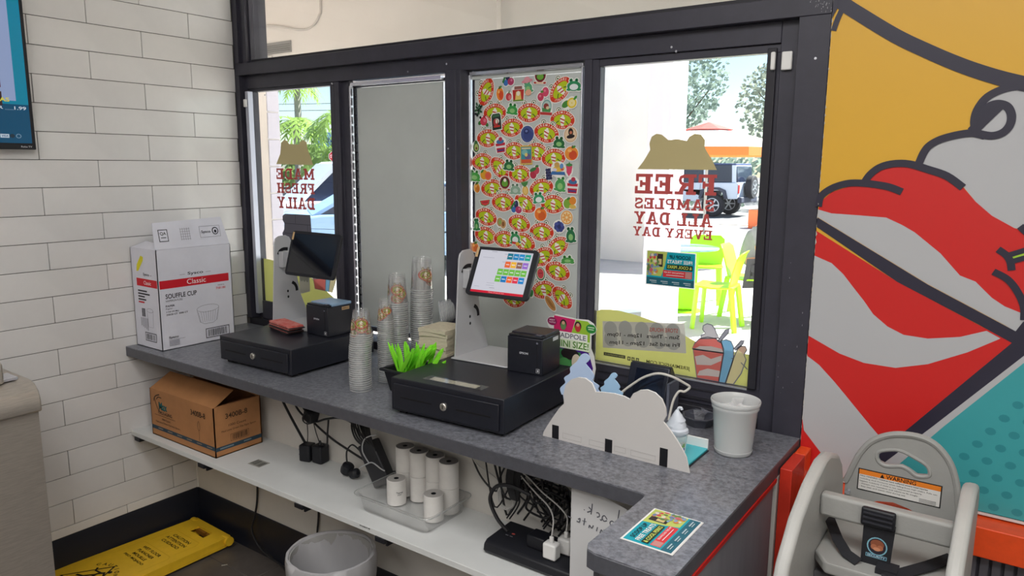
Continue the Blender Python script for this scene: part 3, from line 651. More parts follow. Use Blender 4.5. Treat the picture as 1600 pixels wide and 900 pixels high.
def M34(rows, c): return Matrix((rows[0], rows[1], rows[2])).to_4x4().copy() if c is None else Matrix.Translation(c) @ Matrix((rows[0], rows[1], rows[2])).to_4x4()
tablet_stand(ZC+.1152, 0, 1.503, M34([[.9978, -.0594, -.0293], [.0662, .8911, .449], [-.0006, -.4499, .8931]], (1.653, -.185, 1.316)), .24, .17, 'silver tablet stand with a lit till screen of coloured buttons', True)
tablet_stand(ZC+.1052, -.012, .543, M34([[.9937, -.111, -.0156], [.1106, .9485, .2969], [-.0181, -.2968, .9548]], (.824, -.271, 1.32)), .25, .174, 'silver tablet stand with a dark blank tablet near the tiled wall', False)
# red and black cards
g0 = None
for k in range(9):
    red = k in (2, 5, 7, 8)
    o = MB().box(-.082, -.033, 0, .082, .033, .0035).obj('gift_card', mat('red card', '#c2463f', .5, noise=(40, .15), col2='#d98b80') if red else mat('black card', '#2a2224', .5), None, bevel=.0008, seg=1)
    o.location = (.675+random.uniform(-.012, .012), -.292+random.uniform(-.006, .006), ZC+.1054+k*.0037); o.rotation_euler = (0, 0, -.22+random.uniform(-.06, .06))
    if k == 8: tag(o, 'topmost red card of the small stack on the left cash drawer', 'card', 'red and black cards on the cash drawer')
    elif red: tag(o, 'red card inside the small stack on the left cash drawer', 'card', 'red and black cards on the cash drawer')
    else: tag(o, 'black card inside the small stack on the left cash drawer', 'card', 'red and black cards on the cash drawer')
# taped note
t = thing('taped_note', 'cream paper strip under clear tape on the drawer of the lit tablet', 'note', (1.685, -.464, ZC+.1155), .06)
bx('paper', ink('#e4dfc9'), t, (-.085, -.014, 0), (.085, .014, .0004))
bx('tape', clear('clear tape', gl=3.0, rough=.12), t, (-.105, -.022, .0005), (.112, .022, .0009))
P = Print(plane((0, 0, .0004), UX, UY), .00005, .00001); r = random.Random(2)
for i in range(3):
    x = -.08
    while x < .07: w = r.uniform(.006, .018); P.rect(x, .007-i*.008, x+w, .0086-i*.008, ink('#9a9382')); x += w+.004; P.w -= P.step
P.obj('lettering', t)
# ---------------------------------------------------------------- white carton
def white_carton():
    t = thing('white_carton', 'opened white carton with a red band standing against the tiled wall', 'box', (.008, -.545, ZC))
    W, D_, H = .197, .335, .414
    m = mat('white printed cardboard', '#dedee8', .6, bump=(160, .1), noise=(5, .05)); e = .003
    inn = mat('bare inner cardboard', '#cfc8bd', .7)
    b = MB(); b.box(0, 0, 0, W, D_, e); b.box(0, 0, 0, W, e, H); b.box(0, D_-e, 0, W, D_, H); b.box(0, 0, 0, e, D_, H); b.box(W-e, 0, 0, W, D_, H); b.obj('body', m, t)
    MB().prism([(0, 0), (D_, 0), (D_-.02, .116), (.008, .106)], plane((W-.003, 0, H+.001), UY, (-.22, 0, 1)), -.003, 0).obj('flap', m, t)
    MB().prism([(0, 0), (W-.005, 0), (W-.012, .05), (.02, .075)], plane((0, .004, H), UX, (0, .75, .3)), -.003, 0).obj('flap', m, t)
    MB().prism([(0, 0), (W-.005, 0), (W-.012, .06), (.02, .06)], plane((0, D_-.004, H), UX, (0, -.9, -.25)), -.003, 0).obj('flap', m, t)
    k, rd, gr, ye = ink('#26242b'), ink('#cf1f2d'), ink('#8b8a92'), ink('#e6dc2a')
    P = Print(plane((W, 0, 0), UY, UZ))      # wide face
    P.rect(.006, .254, D_-.016, .288, rd); P.text('Classic', .125, .262, .21, .283, ink('#f4f0f0'))
    P.text('Sysco', .13, .297, .2, .313, k, True); P.rect(.095, .304, .118, .3055, gr); P.rect(.212, .304, .235, .3055, gr)
    P.text('SOUFFLE CUP', .028, .212, .165, .232, k, True); P.text('NAPPERON PLISSE', .028, .199, .1, .207, k)
    P.text('PAPER', .026, .178, .065, .186, k, True); P.text('Papier', .026, .166, .055, .174, k); P.text('2 OZ (59 ML)', .026, .154, .08, .161, k, True); P.text('250/20 CT  5000 CT', .026, .143, .12, .15, k, True)
    P.text('7101181', .255, .223, .3, .233, rd, True); P.text('MADE IN', .265, .238, .295, .243, k)
    gx, gy = .212, .148
    P.ell(gx, gy, .052, .016, gr, 28); P.ell(gx, gy, .0505, .0147, m, 28)
    P.stroke([(gx-.051, gy-.004), (gx-.04, gy-.055), (gx-.02, gy-.066), (gx+.02, gy-.066), (gx+.04, gy-.055), (gx+.051, gy-.004)], .0014, gr)
    for i in range(9): a = -.046+.0115*i; P.stroke([(gx+a, gy-.012), (gx+a*.78, gy-.058)], .001, gr)
    P.rect(.195, .018, .308, .06, k); P.rect(.198, .021, .305, .057, m); P.bars(.205, .024, .298, .054, k, 26)
    P.text('Sysco', .03, .044, .072, .056, k, True); P.rect(.03, .04, .1, .0412, gr)
    for i in range(4): P.rect(.03, .034-i*.006, .03+.045, .0365-i*.006, gr)
    P.obj('printed_artwork', t)
    P = Print(plane((0, 0, 0), UX, UZ))      # narrow face
    P.rect(.035, .258, W-.006, .29, rd); P.text('Classic', .09, .266, .145, .282, ink('#f4f0f0')); P.text('Sysco', .09, .3, .135, .315, k, True); P.rect(.14, .306, .155, .308, gr)
    P.poly([(.04, .318), (.055, .32), (.095, .365), (.098, .38), (.08, .385), (.045, .345)], ye)
    for i, (w_, c) in enumerate(((.07, k), (.09, k), (.05, k), (.06, k), (.045, rd))): P.rect(.04, .235-i*.012, .04+w_, .241-i*.012, c)
    P.bars(.06, .13, .085, .165, k, 8); P.stroke([(.1, .16), (.105, .09), (.14, .09), (.147, .16)], .0014, gr); P.ell(.123, .16, .024, .009, gr, 20); P.ell(.123, .16, .0225, .0078, m, 20)
    for i in range(5): P.rect(.05+.012*i, .09-.004*i, .054+.012*i, .125, gr)
    P.rect(.075, .03, .16, .066, k); P.rect(.078, .033, .157, .063, m); P.bars(.083, .036, .152, .06, k, 20, 5)
    P.obj('printed_artwork', t)
    P = Print(plane((W-.003, 0, H+.001), UY, Vector((-.22, 0, 1)).normalized()), .0004)
    P.rect(.025, .03, .065, .08, k); P.rect(.028, .033, .062, .077, m); P.text('QA', .032, .055, .058, .07, k, True); P.rect(.034, .045, .056, .048, k)
    for i in range(5): P.rect(.12+i*.0095, .03, .1215+i*.0095, .082, gr); P.rect(.118, .034+i*.0105, .162, .0352+i*.0105, gr)
    P.frame(.205, .035, .3, .083, .0014, gr); P.text('Sysco', .212, .05, .255, .065, k, True); P.ell(.277, .06, .015, .016, k, 18); P.ell(.277, .06, .011, .012, m, 18); P.ell(.277, .058, .006, .007, k, 14)
    P.obj('printed_artwork', t)
white_carton()
# ---------------------------------------------------------------- cups
M_cup = clear('clear plastic cup', '#ffffff', diffuse=.07, dcol='#f0f1f2', rough=.06, transl=.4, gl=1.6)
M_lip = clear('rolled cup lip', '#f6f8f8', diffuse=.42, dcol='#f2f3f3', rough=.08, transl=.4, gl=2.0)
def logo_print(P, s=1., outline=True, vec=None):
    """lens-shaped red badge with lime centre and striped cone; (u,v) centred"""
    W_, R_, G_, D_, L_ = (vec or ink)('#efeae2'), (vec or ink)('#cf3a22'), (vec or ink)('#b7c71f'), (vec or ink)('#2f5a2a'), (vec or ink)('#f2e3d2')
    e = lambda sx, sy: [(s*sx*.042*math.copysign(abs(math.cos(a))**1.18, math.cos(a)), s*sy*.0315*math.sin(a)) for a in [2*PI*i/30 for i in range(30)]]
    if outline:
        for q in (-1, 1): P.ell(q*.016*s, .0335*s, .0105*s, .0095*s, W_, 14)
        P.poly(e(1.06, 1.09), W_)
    for q in (-1, 1): P.ell(q*.016*s, .034*s, .0085*s, .0075*s, D_, 12); P.ell(q*.016*s, .0335*s, .0065*s, .0055*s, W_, 12); P.ell(q*.0155*s, .033*s, .003*s, .003*s, D_, 8)
    P.poly(e(1, 1), R_)
    P.poly([(s*.0295*math.cos(a), s*(.019*math.sin(a)-.0006)) for a in [2*PI*i/24 for i in range(24)]], G_)
    P.poly([(-.009*s, .003*s), (.008*s, .004*s), (.006*s, -.02*s), (-.003*s, -.021*s)], W_)
    P.ell(0, .006*s, .0085*s, .0062*s, W_, 12); P.ell(.0005*s, .0125*s, .004*s, .0045*s, W_, 10)
    P.poly([(-.0085*s, .0065*s), (.008*s, .001*s), (.0076*s, -.003*s), (-.0082*s, .002*s)], ink('#c01f2a') if vec is None else R_)
    P.poly([(-.0065*s, -.005*s), (.0068*s, -.0095*s), (.0064*s, -.0135*s), (-.0055*s, -.0095*s)], ink('#c01f2a') if vec is None else R_)
    for q in (-1, 1): P.stroke([(q*.012*s, -.004*s), (q*.018*s, -.009*s), (q*.022*s, -.014*s)], .003*s, D_)
    P.arc("JEREMIAH'S", 0, 0, .0345*s, .0253*s, PI*.93, PI*.07, .0075*s, L_)
    P.arc('ITALIAN ICE', 0, 0, .0345*s, .0253*s, PI*1.1, PI*1.9, .0068*s, L_)
def cup_stack(x, y, r0, r1, h, pitch, n, where, group, bend=0., seed=1, face=-.5):
    rr = random.Random(seed)
    prof = [(r0*.955, .0), (r0*.985, .0008), (r0, .0026), (r0*.985, .0044), (r0*.93, .0052), (r0*.925, .008), (r1+(r0*.92-r1)*.5, h*.52), (r1*1.03, h-.006), (r1*.97, h), (r1*.8, h), (r1*.75, h-.004)]
    b = MB(); b.m(M_lip); b.lathe(prof[:5], 28, cap0=False, cap1=False); b.m(M_cup); b.lathe(prof[4:], 28, cap0=False, cap1=True)
    first = b.obj('plastic_cup'); first.location = (x, y, ZC+.0003)
    tag(first, 'clear plastic cup nested in %s' % where, 'cup', group)
    for k in range(1, n):
        o = first.copy(); COL.objects.link(o); t = k/n
        o.location = (x+bend*(math.sin(t*PI)*-.7+t)*1.0+rr.uniform(-.0007, .0007), y+rr.uniform(-.0007, .0007), ZC+.0003+k*pitch)
        o.rotation_euler = (rr.uniform(-.012, .012), bend*1.2*(t-.3)+rr.uniform(-.012, .012), 0)
        if k >= n-5:
            s = (r0+r1)/2*.72/.042
            zc = h*.5; rad = r1+(r0*.92-r1)*(1-zc/h)+.0008
            fa = face if k == n-1 else rr.uniform(-2.6, .8)
            fn = lambda u, v, w, rad=rad, zc=zc, fa=fa: Vector(((rad-v*(r0*.92-r1)/h+w)*math.cos(fa+u/rad), (rad-v*(r0*.92-r1)/h+w)*math.sin(fa+u/rad), zc-v*-1))
            P = Print(fn, .0002, .00002); logo_print(P, s, outline=False, vec=lambda hx: vinyl({'#efeae2': '#e9e2c8', '#cf3a22': '#bf4a2c', '#b7c71f': '#aeb23a', '#2f5a2a': '#5e3a2a', '#f2e3d2': '#e8d2b0'}.get(hx, hx), .3))
            P.obj('printed_badge', o)
        if k == n-1: tag(o, 'topmost clear plastic cup of %s' % where, 'cup', group)
cup_stack(1.237, -.424, .039, .0265, .086, .0075, 27, 'the shortest front stack left of the spoons', 'front stack of clear cups', .01, 1, -.75)
cup_stack(1.232, -.297, .0305, .0205, .082, .0072, 31, 'the thin stack behind the front cup stack', 'thin stack of clear cups', .0, 2, -.6)
cup_stack(1.165, -.168, .041, .029, .112, .0079, 33, 'the second tallest stack beside the blank window panel', 'second tallest stack of clear cups', .0, 3, -.8)
cup_stack(1.2, -.076, .0435, .034, .125, .0082, 37, 'the tallest stack by the window mullion', 'tallest stack of clear cups', .004, 4, -.45)
# spoons in a black tray
def spoons():
    t = thing('utensil_tray', 'deep black plastic tray of bright green spoons on the counter', 'tray', (1.378, -.318, ZC))
    b = MB(); m = M_black; a, c, h = .062, .066, .082
    o_ = lambda s, z: [(-a*s, -c*s, z), (a*s, -c*s, z), (a*s, c*s, z), (-a*s, c*s, z)]
    rings = [o_(.86, 0), o_(1.08, h-.01), o_(1.26, h-.008), o_(1.26, h), o_(1.06, h), o_(.84, .004)]
    vs = [v for r in rings for v in r]; fs = [(3, 2, 1, 0), (20, 21, 22, 23)]
    for k in range(5):
        for i in range(4): j = (i+1) % 4; fs.append((k*4+i, k*4+j, (k+1)*4+j, (k+1)*4+i))
    b.add(vs, fs); b.obj('body', m, t, bevel=.003)
    M_sp = clear('bright green plastic', diffuse=1.0, dcol='#a6ff48', transl=.35, gl=.6)
    sp = None; r = random.Random(12)
    for i in range(40):
        if sp is None:
            b = MB(); n = 12; L = .15
            vs = []; fs = []
            for k in range(n+1):
                q = k/n; z = L*q
                w = .0042 if q < .12 else .0042+(.0082-.0042)*min(1, (q-.12)/.5)
                if q > .72: w = .0082*math.sqrt(max(0.02, 1-((q-.72)/.28)**2.2))
                dep = .003*math.sin(min(1, max(0, (q-.55)/.45))*PI)
                vs += [(-w, .0008, z), (0, -.0012-dep, z), (w, .0008, z), (0, .0014-dep*.6, z)]
            for k in range(n):
                for j in range(4): fs.append((k*4+j, k*4+(j+1) % 4, (k+1)*4+(j+1) % 4, (k+1)*4+j))
            fs += [(3, 2, 1, 0), (n*4, n*4+1, n*4+2, n*4+3)]
            b.add(vs, fs); o = sp = b.obj('plastic_spoon', M_sp, None, smooth=60)
            o['label'] = 'bright green plastic spoon standing in the black tray'; o['category'] = 'spoon'; o['group'] = 'green spoons in the black tray'
        else: o = sp.copy(); COL.objects.link(o)
        fan = r.uniform(-1, 1)
        o.location = (1.378+fan*.035+r.uniform(-.012, .012), -.318+r.uniform(-.042, .042), ZC+.012+r.uniform(0, .018))
        lean = min(.2+fan*.58+r.uniform(-.16, .16), .78)
        if i > 24: lean = .78+r.uniform(-.1, .08); o.location.x = 1.35+r.uniform(-.01, .012); o.location.z = ZC+.045+r.uniform(0, .012)
        o.rotation_euler = (r.uniform(-.2, .3), lean, r.uniform(-.5, .5))
spoons()
# napkins
nap = None; r = random.Random(3)
for k in range(13):
    h = .0142
    if nap is None:
        b = MB(); n = 10; vs = []; fs = []
        for i in range(n+1):
            u = -.06+.12*i/n; bow = .0035*(1-(u/.06)**2)
            for z in (0, h): vs += [(u, -.062, z*.96+bow), (u, .062, z*.96+bow)]
        for i in range(n):
            a = i*4; c = a+4
            fs += [(a, c, c+1, a+1), (a+2, a+3, c+3, c+2), (a, a+2, c+2, c), (a+1, c+1, c+3, a+3)]
        fs += [(0, 1, 3, 2), (n*4, n*4+2, n*4+3, n*4+1)]
        b.add(vs, fs)
        o = nap = b.obj('napkin_bundle', mat('recycled napkin', '#cfc6ae', .9, noise=(60, .1), bump=(90, .4), stretch=(1, 1, 5)), None)
        o['label'] = 'pale folded paper napkin bundle in the stack behind the green spoons'; o['category'] = 'napkin'; o['group'] = 'stack of folded napkins'
    else: o = nap.copy(); COL.objects.link(o)
    o.location = (1.352+r.uniform(-.004, .004), -.135+r.uniform(-.004, .004), ZC+.0005+k*h*1.005); o.rotation_euler = (0, 0, .1+r.uniform(-.05, .05))
# nested clear lids
ld = None
for k in range(9):
    if ld is None:
        Mx = Matrix.Rotation(PI/2*.92, 4, 'Y')
        o = ld = MB().lathe([(.046, 0), (.047, .002), (.045, .004), (.041, .006), (.04, .012), (.036, .015), (.012, .015)], 26, M=Mx, cap0=False, cap1=False).obj('dome_lid', clear('milky clear lid', diffuse=.55, dcol='#eef0f2', transl=.5, gl=1.6))
        o['label'] = 'clear plastic dome lid nested on edge behind the napkins'; o['category'] = 'lid'; o['group'] = 'clear lids behind the napkins'
    else: o = ld.copy(); COL.objects.link(o)
    o.location = (1.236+k*.0042, -.012+k*.003, 1.104+k*.0012); o.rotation_euler = (0, 0, .8)
bx_ = thing('lid_holder', 'black box holding clear lids behind the napkin stack', 'holder', (1.262, -.003, ZC))
b = MB(); b.box(-.03, -.045, 0, .05, .05-.04, .155); b.obj('body', M_black, bx_, bevel=.002)
# ---------------------------------------------------------------- standees and display
def tadpole():
    t = thing('counter_sign', 'die-cut pink, green and purple counter sign behind the right printer', 'sign', (0, -.052, ZC))
    c = lambda pts: [(x, z-ZC) for x, z in pts]
    out = c([(1.752, 1.13), (1.745, 1.148), (1.755, 1.16), (1.77, 1.163), (1.78, 1.172), (1.86, 1.166), (1.905, 1.168), (1.925, 1.158), (1.937, 1.14), (1.93, 1.125), (1.918, 1.118), (1.918, 1.075), (1.93, 1.05), (1.937, 1.01), (1.93, .965), (1.915, .935), (1.9, .9035), (1.8, .9035), (1.772, .95), (1.77, 1.11)])
    MB().prism(out, plane((0, 0, 0), UX, UZ), -.003, 0).obj('board', M_white, t)
    P = Print(plane((0, 0, 0), UX, UZ), .0003)
    P.poly(c([(1.775, 1.168), (1.858, 1.163), (1.842, 1.112), (1.775, 1.115)]), ink('#d4286a')); P.poly(c([(1.86, 1.163), (1.904, 1.163), (1.914, 1.155), (1.914, 1.06), (1.842, 1.06), (1.842, 1.112)]), ink('#9cc63d'))
    P.ell(1.768, 1.147-ZC, .019, .014, ink('#8e1d58')); P.text('MEET', 1.757, 1.149-ZC, 1.779, 1.154-ZC, ink('#f0c8d8'), True); P.text('TADPOLE', 1.755, 1.141-ZC, 1.781, 1.146-ZC, ink('#f0c8d8'), True)
    P.ell(1.917, 1.14-ZC, .019, .015, ink('#2f8a3e')); P.rect(1.905, 1.143-ZC, 1.929, 1.146-ZC, ink('#cfe8c8')); P.rect(1.907, 1.136-ZC, 1.927, 1.139-ZC, ink('#cfe8c8'))
    for x, cc in ((1.812, '#6b8f5a'), (1.868, '#c23a3e')): P.ell(x, 1.143-ZC, .013, .016, ink('#3b2a2c')); P.ell(x, 1.137-ZC, .0105, .014, ink(cc)); P.ell(x, 1.147-ZC, .006, .006, ink('#d8a488'))
    P.poly(c([(1.78, 1.07), (1.91, 1.06), (1.928, 1.01), (1.905, .91), (1.8, .91), (1.776, .95)]), ink('#4a1d86'))
    P.poly(c([(1.79, 1.06), (1.88, 1.055), (1.89, 1.02), (1.87, .92), (1.81, .92), (1.785, .96)]), ink('#3d8a4e')); P.ell(1.84, 1.045-ZC, .035, .02, ink('#2b2426')); P.ell(1.865, 1.02-ZC, .018, .028, ink('#e5d7c0')); P.ell(1.885, .99-ZC, .016, .035, ink('#d8752c')); P.ell(1.82, 1.0-ZC, .028, .03, ink('#57a35c'))
    P.rect(1.782, 1.094-ZC, 1.905, 1.118-ZC, ink('#f2f2ef')); P.text('TADPOLE', 1.785, 1.097-ZC, 1.9, 1.114-ZC, ink('#6b6f74'), True)
    P.rect(1.78, 1.062-ZC, 1.914, 1.094-ZC, ink('#e9f2d8')); P.text('MINI SIZE!', 1.783, 1.067-ZC, 1.91, 1.09-ZC, ink('#4d8a1e'), True)
    P.obj('printed_artwork', t)
    bx('prop', M_white, t, (1.84, .003, .0005), (1.843, .04, .12))
tadpole()
def frog_display():
    t = thing('sample_display', 'white acrylic display with two round bumps and three black slots', 'display stand', (2.19, -.42, ZC), .0)
    rel = lambda l: [(x-2.19, z-ZC) for x, z in l]
    pts = rel(X_frogpanel); pts[0] = (pts[0][0], .0005); pts[-1] = (pts[-1][0], .0005)
    m = mat('white acrylic', '#c9c6c4', .4); me_ = mat('bright acrylic edge', '#f2f1ef', .4)
    b = MB(); b.prism(pts, plane((0, 0, 0), UX, UZ), -.006, 0); o = b.obj('front_panel', None, t); o.data.materials.append(m); o.data.materials.append(me_)
    for p in o.data.polygons: p.material_index = 1 if abs(p.normal.y) < .5 else 0
    P = Print(plane((0, 0, 0), UX, UZ), .0003)
    for s in X_slots:
        x0 = min(p[0] for p in s)-2.19; x1 = max(p[0] for p in s)-2.19; z1 = max(p[1] for p in s)-ZC
        P.rect(x0, .001, x1, z1-.001, ink('#17171c'))
    for a, c in ((-.15, -.09), (-.065, -.018), (.012, .045), (.06, .13)): P.frame(a, .009, c, .024, .0007, ink('#a9a6a4'))
    P.obj('printed_slots', t)
    tl = mat('turquoise acrylic', '#3fc4d2', .3)
    bx('tray_floor', tl, t, (-.2, .0065, .003), (.205, .17, .007))
    b = MB(); b.box(-.2, .1705, .0005, .205, .1755, .032); b.box(-.205, .0065, .0005, -.2005, .175, .03); b.obj('tray_rim', me_, t, bevel=.001)
    bx('tray_edge', M_black, t, (-.2, .0065, .0003), (.2085, .17, .0028))
    def swirl(s):
        q = [Vector(p) for p in ((-.5,0),(-.54,.14),(-.41,.29),(-.44,.4),(-.29,.53),(-.29,.66),(-.13,.82),(-.02,.99),(.1,1.03),(.2,.95),(.15,.86),(.1,.8),(.22,.69),(.31,.56),(.28,.45),(.43,.37),(.42,.28),(.54,.14),(.5,0))]; o = []
        for i in range(len(q)-1):
            a, b_, c, d = q[max(i-1, 0)], q[i], q[i+1], q[min(i+2, len(q)-1)]
            for k in range(4):
                t = k/4; p = .5*((2*b_)+(-a+c)*t+(2*a-5*b_+4*c-d)*t*t+(-a+3*b_-3*c+d)*t**3); o.append((p.x*s, p.y*s))
        return o+[(q[-1].x*s, q[-1].y*s)]
    def cut(x, y, z, s, hx, label):
        c = thing('cone_cutout', label, 'cutout', (x, y, ZC+.0072))
        lb = mat('pale blue acrylic '+hx, hx, .3)
        MB().prism([(-.045*s, 0), (.045*s, 0), (.06*s, z*.55), (-.06*s, z*.55)], plane((0, 0, 0), UX, UZ), -.002, .002).obj('cup_shape', lb, c)
        MB().prism([(a, b_+z*.55) for a, b_ in swirl(.13*s)], plane((0, 0, 0), UX, UZ), -.002, .002).obj('swirl_shape', lb, c)
    cut(2.028, -.3, .15, 1.02, '#bcd0ee', 'tall pale blue swirl cutout behind the left bump of the display')
    cut(2.137, -.32, .185, .62, '#a9cdec', 'short blue swirl cutout behind the middle dip of the display')
    c = thing('sample_cup', 'clear plastic cup with a white model swirl at the right of the display', 'cup', (2.341, -.34, ZC+.0072))
    MB().lathe([(.022, 0), (.0225, .002), (.029, .055), (.0305, .057), (.0305, .06), (.0285, .06)], 28, cap1=False).obj('cup', M_cup, c)
    P = Print(lambda u, v, w: Vector(((.0245+v*.11+w)*math.cos(-.9+u/.026), (.0245+v*.11+w)*math.sin(-.9+u/.026), .012+v)), .0003, .00004)
    P.rect(-.026, .0, .026, .028, ink('#e8e8e6')); P.text('MINI', -.018, .015, .018, .026, ink('#7fb51e'), True); P.rect(-.02, .003, .02, .012, ink('#3a5da8')); P.obj('printed_badge', c)
    pr = [(.026, .056), (.03, .064), (.029, .072), (.025, .076), (.026, .083), (.022, .09), (.0215, .096), (.016, .102), (.0125, .11), (.008, .116), (.004, .123)]
    b = MB().lathe(pr, 22, wob=lambda a, k: .06*math.sin(a*1+k*1.1)); b.tube([(0, 0, .118), (.003, .0, .128), (.01, 0, .13), (.012, 0, .125)], .0035, 8); b.obj('swirl', mat('white foam ice cream', '#dfe6f0', .5), c)
frog_display()
def tub():
    t = thing('deli_tub', 'tall frosted white plastic tub holding loose plastic pieces', 'tub', (2.452, -.214, ZC))
    m = clear('frosted white plastic', '#ffffff', diffuse=.93, dcol='#eef0f0', transl=.45, rough=.25, gl=.8)
    MB().lathe([(.046, .0004), (.049, .003), (.0505, .012), (.0495, .0125), (.0585, .122), (.062, .126), (.062, .134), (.0635, .135), (.0655, .145), (.064, .148), (.061, .146), (.0595, .134), (.0575, .122), (.048, .012), (.046, .004)], 44, cap0=True, cap1=True).obj('body', m, t, smooth=50)
    b = MB(); r = random.Random(5)
    for i in range(7):
        a = r.uniform(0, 6.28); M = Matrix.Translation((.028*math.cos(a), .028*math.sin(a), .118+r.uniform(0, .012))) @ Matrix.Rotation(r.uniform(-.5, .5), 4, 'X') @ Matrix.Rotation(a, 4, 'Z')
        b.box(-.024, -.014, 0, .024, .014, .0012, M)
    o = b.obj('plastic_pieces', clear('clear scraps', diffuse=.25, dcol='#f4f6fa', gl=3.), t); o['kind'] = 'stuff'
tub()
def scanner():
    t = thing('card_reader', 'black tilted card reader box under the free samples window', 'card reader', (2.13, -.0, ZC))
    MB().prism([(-.075, 0), (.03, 0), (.03, .08), (-.02, .15), (-.04, .148), (-.075, .05)], plane((0, 0, 0), UY, UZ), -.075, .06).obj('body', mat('navy black plastic', '#1d2230', .3), t, bevel=.004)
    P = Print(plane((0, -.0753, .05), UX, Vector((0, .035, .098)).normalized()), .0005); r = random.Random(8)
    P.rect(-.05, .012, .045, .09, mat('dark glossy screen', '#141b2b', .06, spec=.8)); P.obj('screen', t)
    bx('side_flap', mat('slate card', '#666a78', .5), t, (.0605, -.062, .0), (.0685, .012, .105))
    d = thing('plastic_dish', 'small dark dish with crumpled clear film behind the frosted tub', 'dish', (2.3, -.066, ZC))
    MB().lathe([(.035, 0), (.05, .028), (.054, .028), (.054, .031), (.048, .031), (.033, .004)], 8, cap1=True).obj('body', mat('charcoal plastic', '#4b4d57', .4), d)
    b = MB(); r = random.Random(6)
    for i in range(9): b.add([(r.uniform(-.04, .04), r.uniform(-.04, .04), .03+r.uniform(0, .014)) for k in range(3)], [(0, 1, 2)])
    b.obj('film', clear('crumpled film', diffuse=.2, dcol='#e8ecff', gl=4.), d)
    c = MB().tube([(2.04, -.13, .92), (2.06, -.11, .965), (2.103, -.1, 1.006), (2.136, -.1, 1.03), (2.178, -.1, 1.047), (2.22, -.095, 1.043), (2.25, -.07, 1.022), (2.262, -.06, 1.01), (2.25, -.068, .996), (2.235, -.075, .995), (2.222, -.085, .965), (2.215, -.095, .907)], .0038, 8).obj('white_cable', mat('white cable', '#dcd8cf', .5))
    tag(c, 'white cable looping over the black card reader box', 'cable')
scanner()
# ---------------------------------------------------------------- loyalty card and its twin on the glass
def loyalty(fn, parent, mirror=False, mk=ink):
    W, H = .166, .112
    sx = -1 if mirror else 1
    P = Print(fn, .0005, .00004)
    def R(a, b, c, d, m): P.rect(sx*a, b, sx*c, d, m)
    R(-W/2, -H/2, W/2, H/2, mk('#eef0ee'))
    R(-W/2+.003, -H/2+.003, W/2-.003, H/2-.003, mk('#1fa3b5'))
    P.poly([(sx*x, y) for x, y in ((.012, H/2-.003), (W/2-.003, H/2-.003), (W/2-.003, -.025), (.03, -.025), (.018, .012))], mk('#c3cf6a'))
    R(-W/2+.003, -H/2+.003, W/2-.003, -.03, mk('#2f6b7d'))
    R(-.072, -.026, .024, -.004, mk('#df4148')); R(-.07, -.0245, -.05, -.0055, mk('#c98f88')); 
    R(.026, .005, .046, .046, mk('#3c3534')); R(.03, .012, .042, .03, mk('#d8c58a'))
    r = random.Random(3); cs = ['#b9a7c9', '#cf6f74', '#8aa3c4', '#e3d9c4', '#d98f4a', '#6f8f55', '#d64b52', '#7b8bb0']
    for i in range(36):
        x = r.uniform(.04, .076); y = r.uniform(-.022, .045); P.ell(sx*x, y, r.uniform(.003, .007), r.uniform(.003, .007), mk(r.choice(cs)), 8)
    P.text('SCOOP UP', sx*-.066, .034, sx*.004, .045, mk('#16343c'), True)
    P.text('FREE TREATS', sx*-.072, .019, sx*.01, .03, mk('#f6f6f2'), True)
    R(-.074, .0, .012, .0155, mk('#2b3a2a')); P.text('& COOL PERKS', sx*-.071, .003, sx*.009, .0125, mk('#d6e06a'), True)
    P.text('DOWNLOAD THE APP', sx*-.046, -.013, sx*.02, -.008, mk('#f4dcdc'), True); P.rect(sx*-.046, -.02, sx*.012, -.018, mk('#f4dcdc'))
    for i in range(4): R(-.07+i*.038, -.042, -.046+i*.038, -.039, mk('#b7cdd4')); R(-.07+i*.038, -.047, -.052+i*.038, -.045, mk('#b7cdd4'))
    return P.obj('printed_artwork', parent)
t = thing('loyalty_card', 'glossy teal and red loyalty card lying on the counter return', 'card', (2.481, -.734, ZC+.0004))
bx('card', M_white, t, (-.058, -.084, 0), (.058, .084, .0008), bevel=.0003, seg=1)
loyalty(plane((0, 0, .0009), UY, (-1, 0, 0)), t)
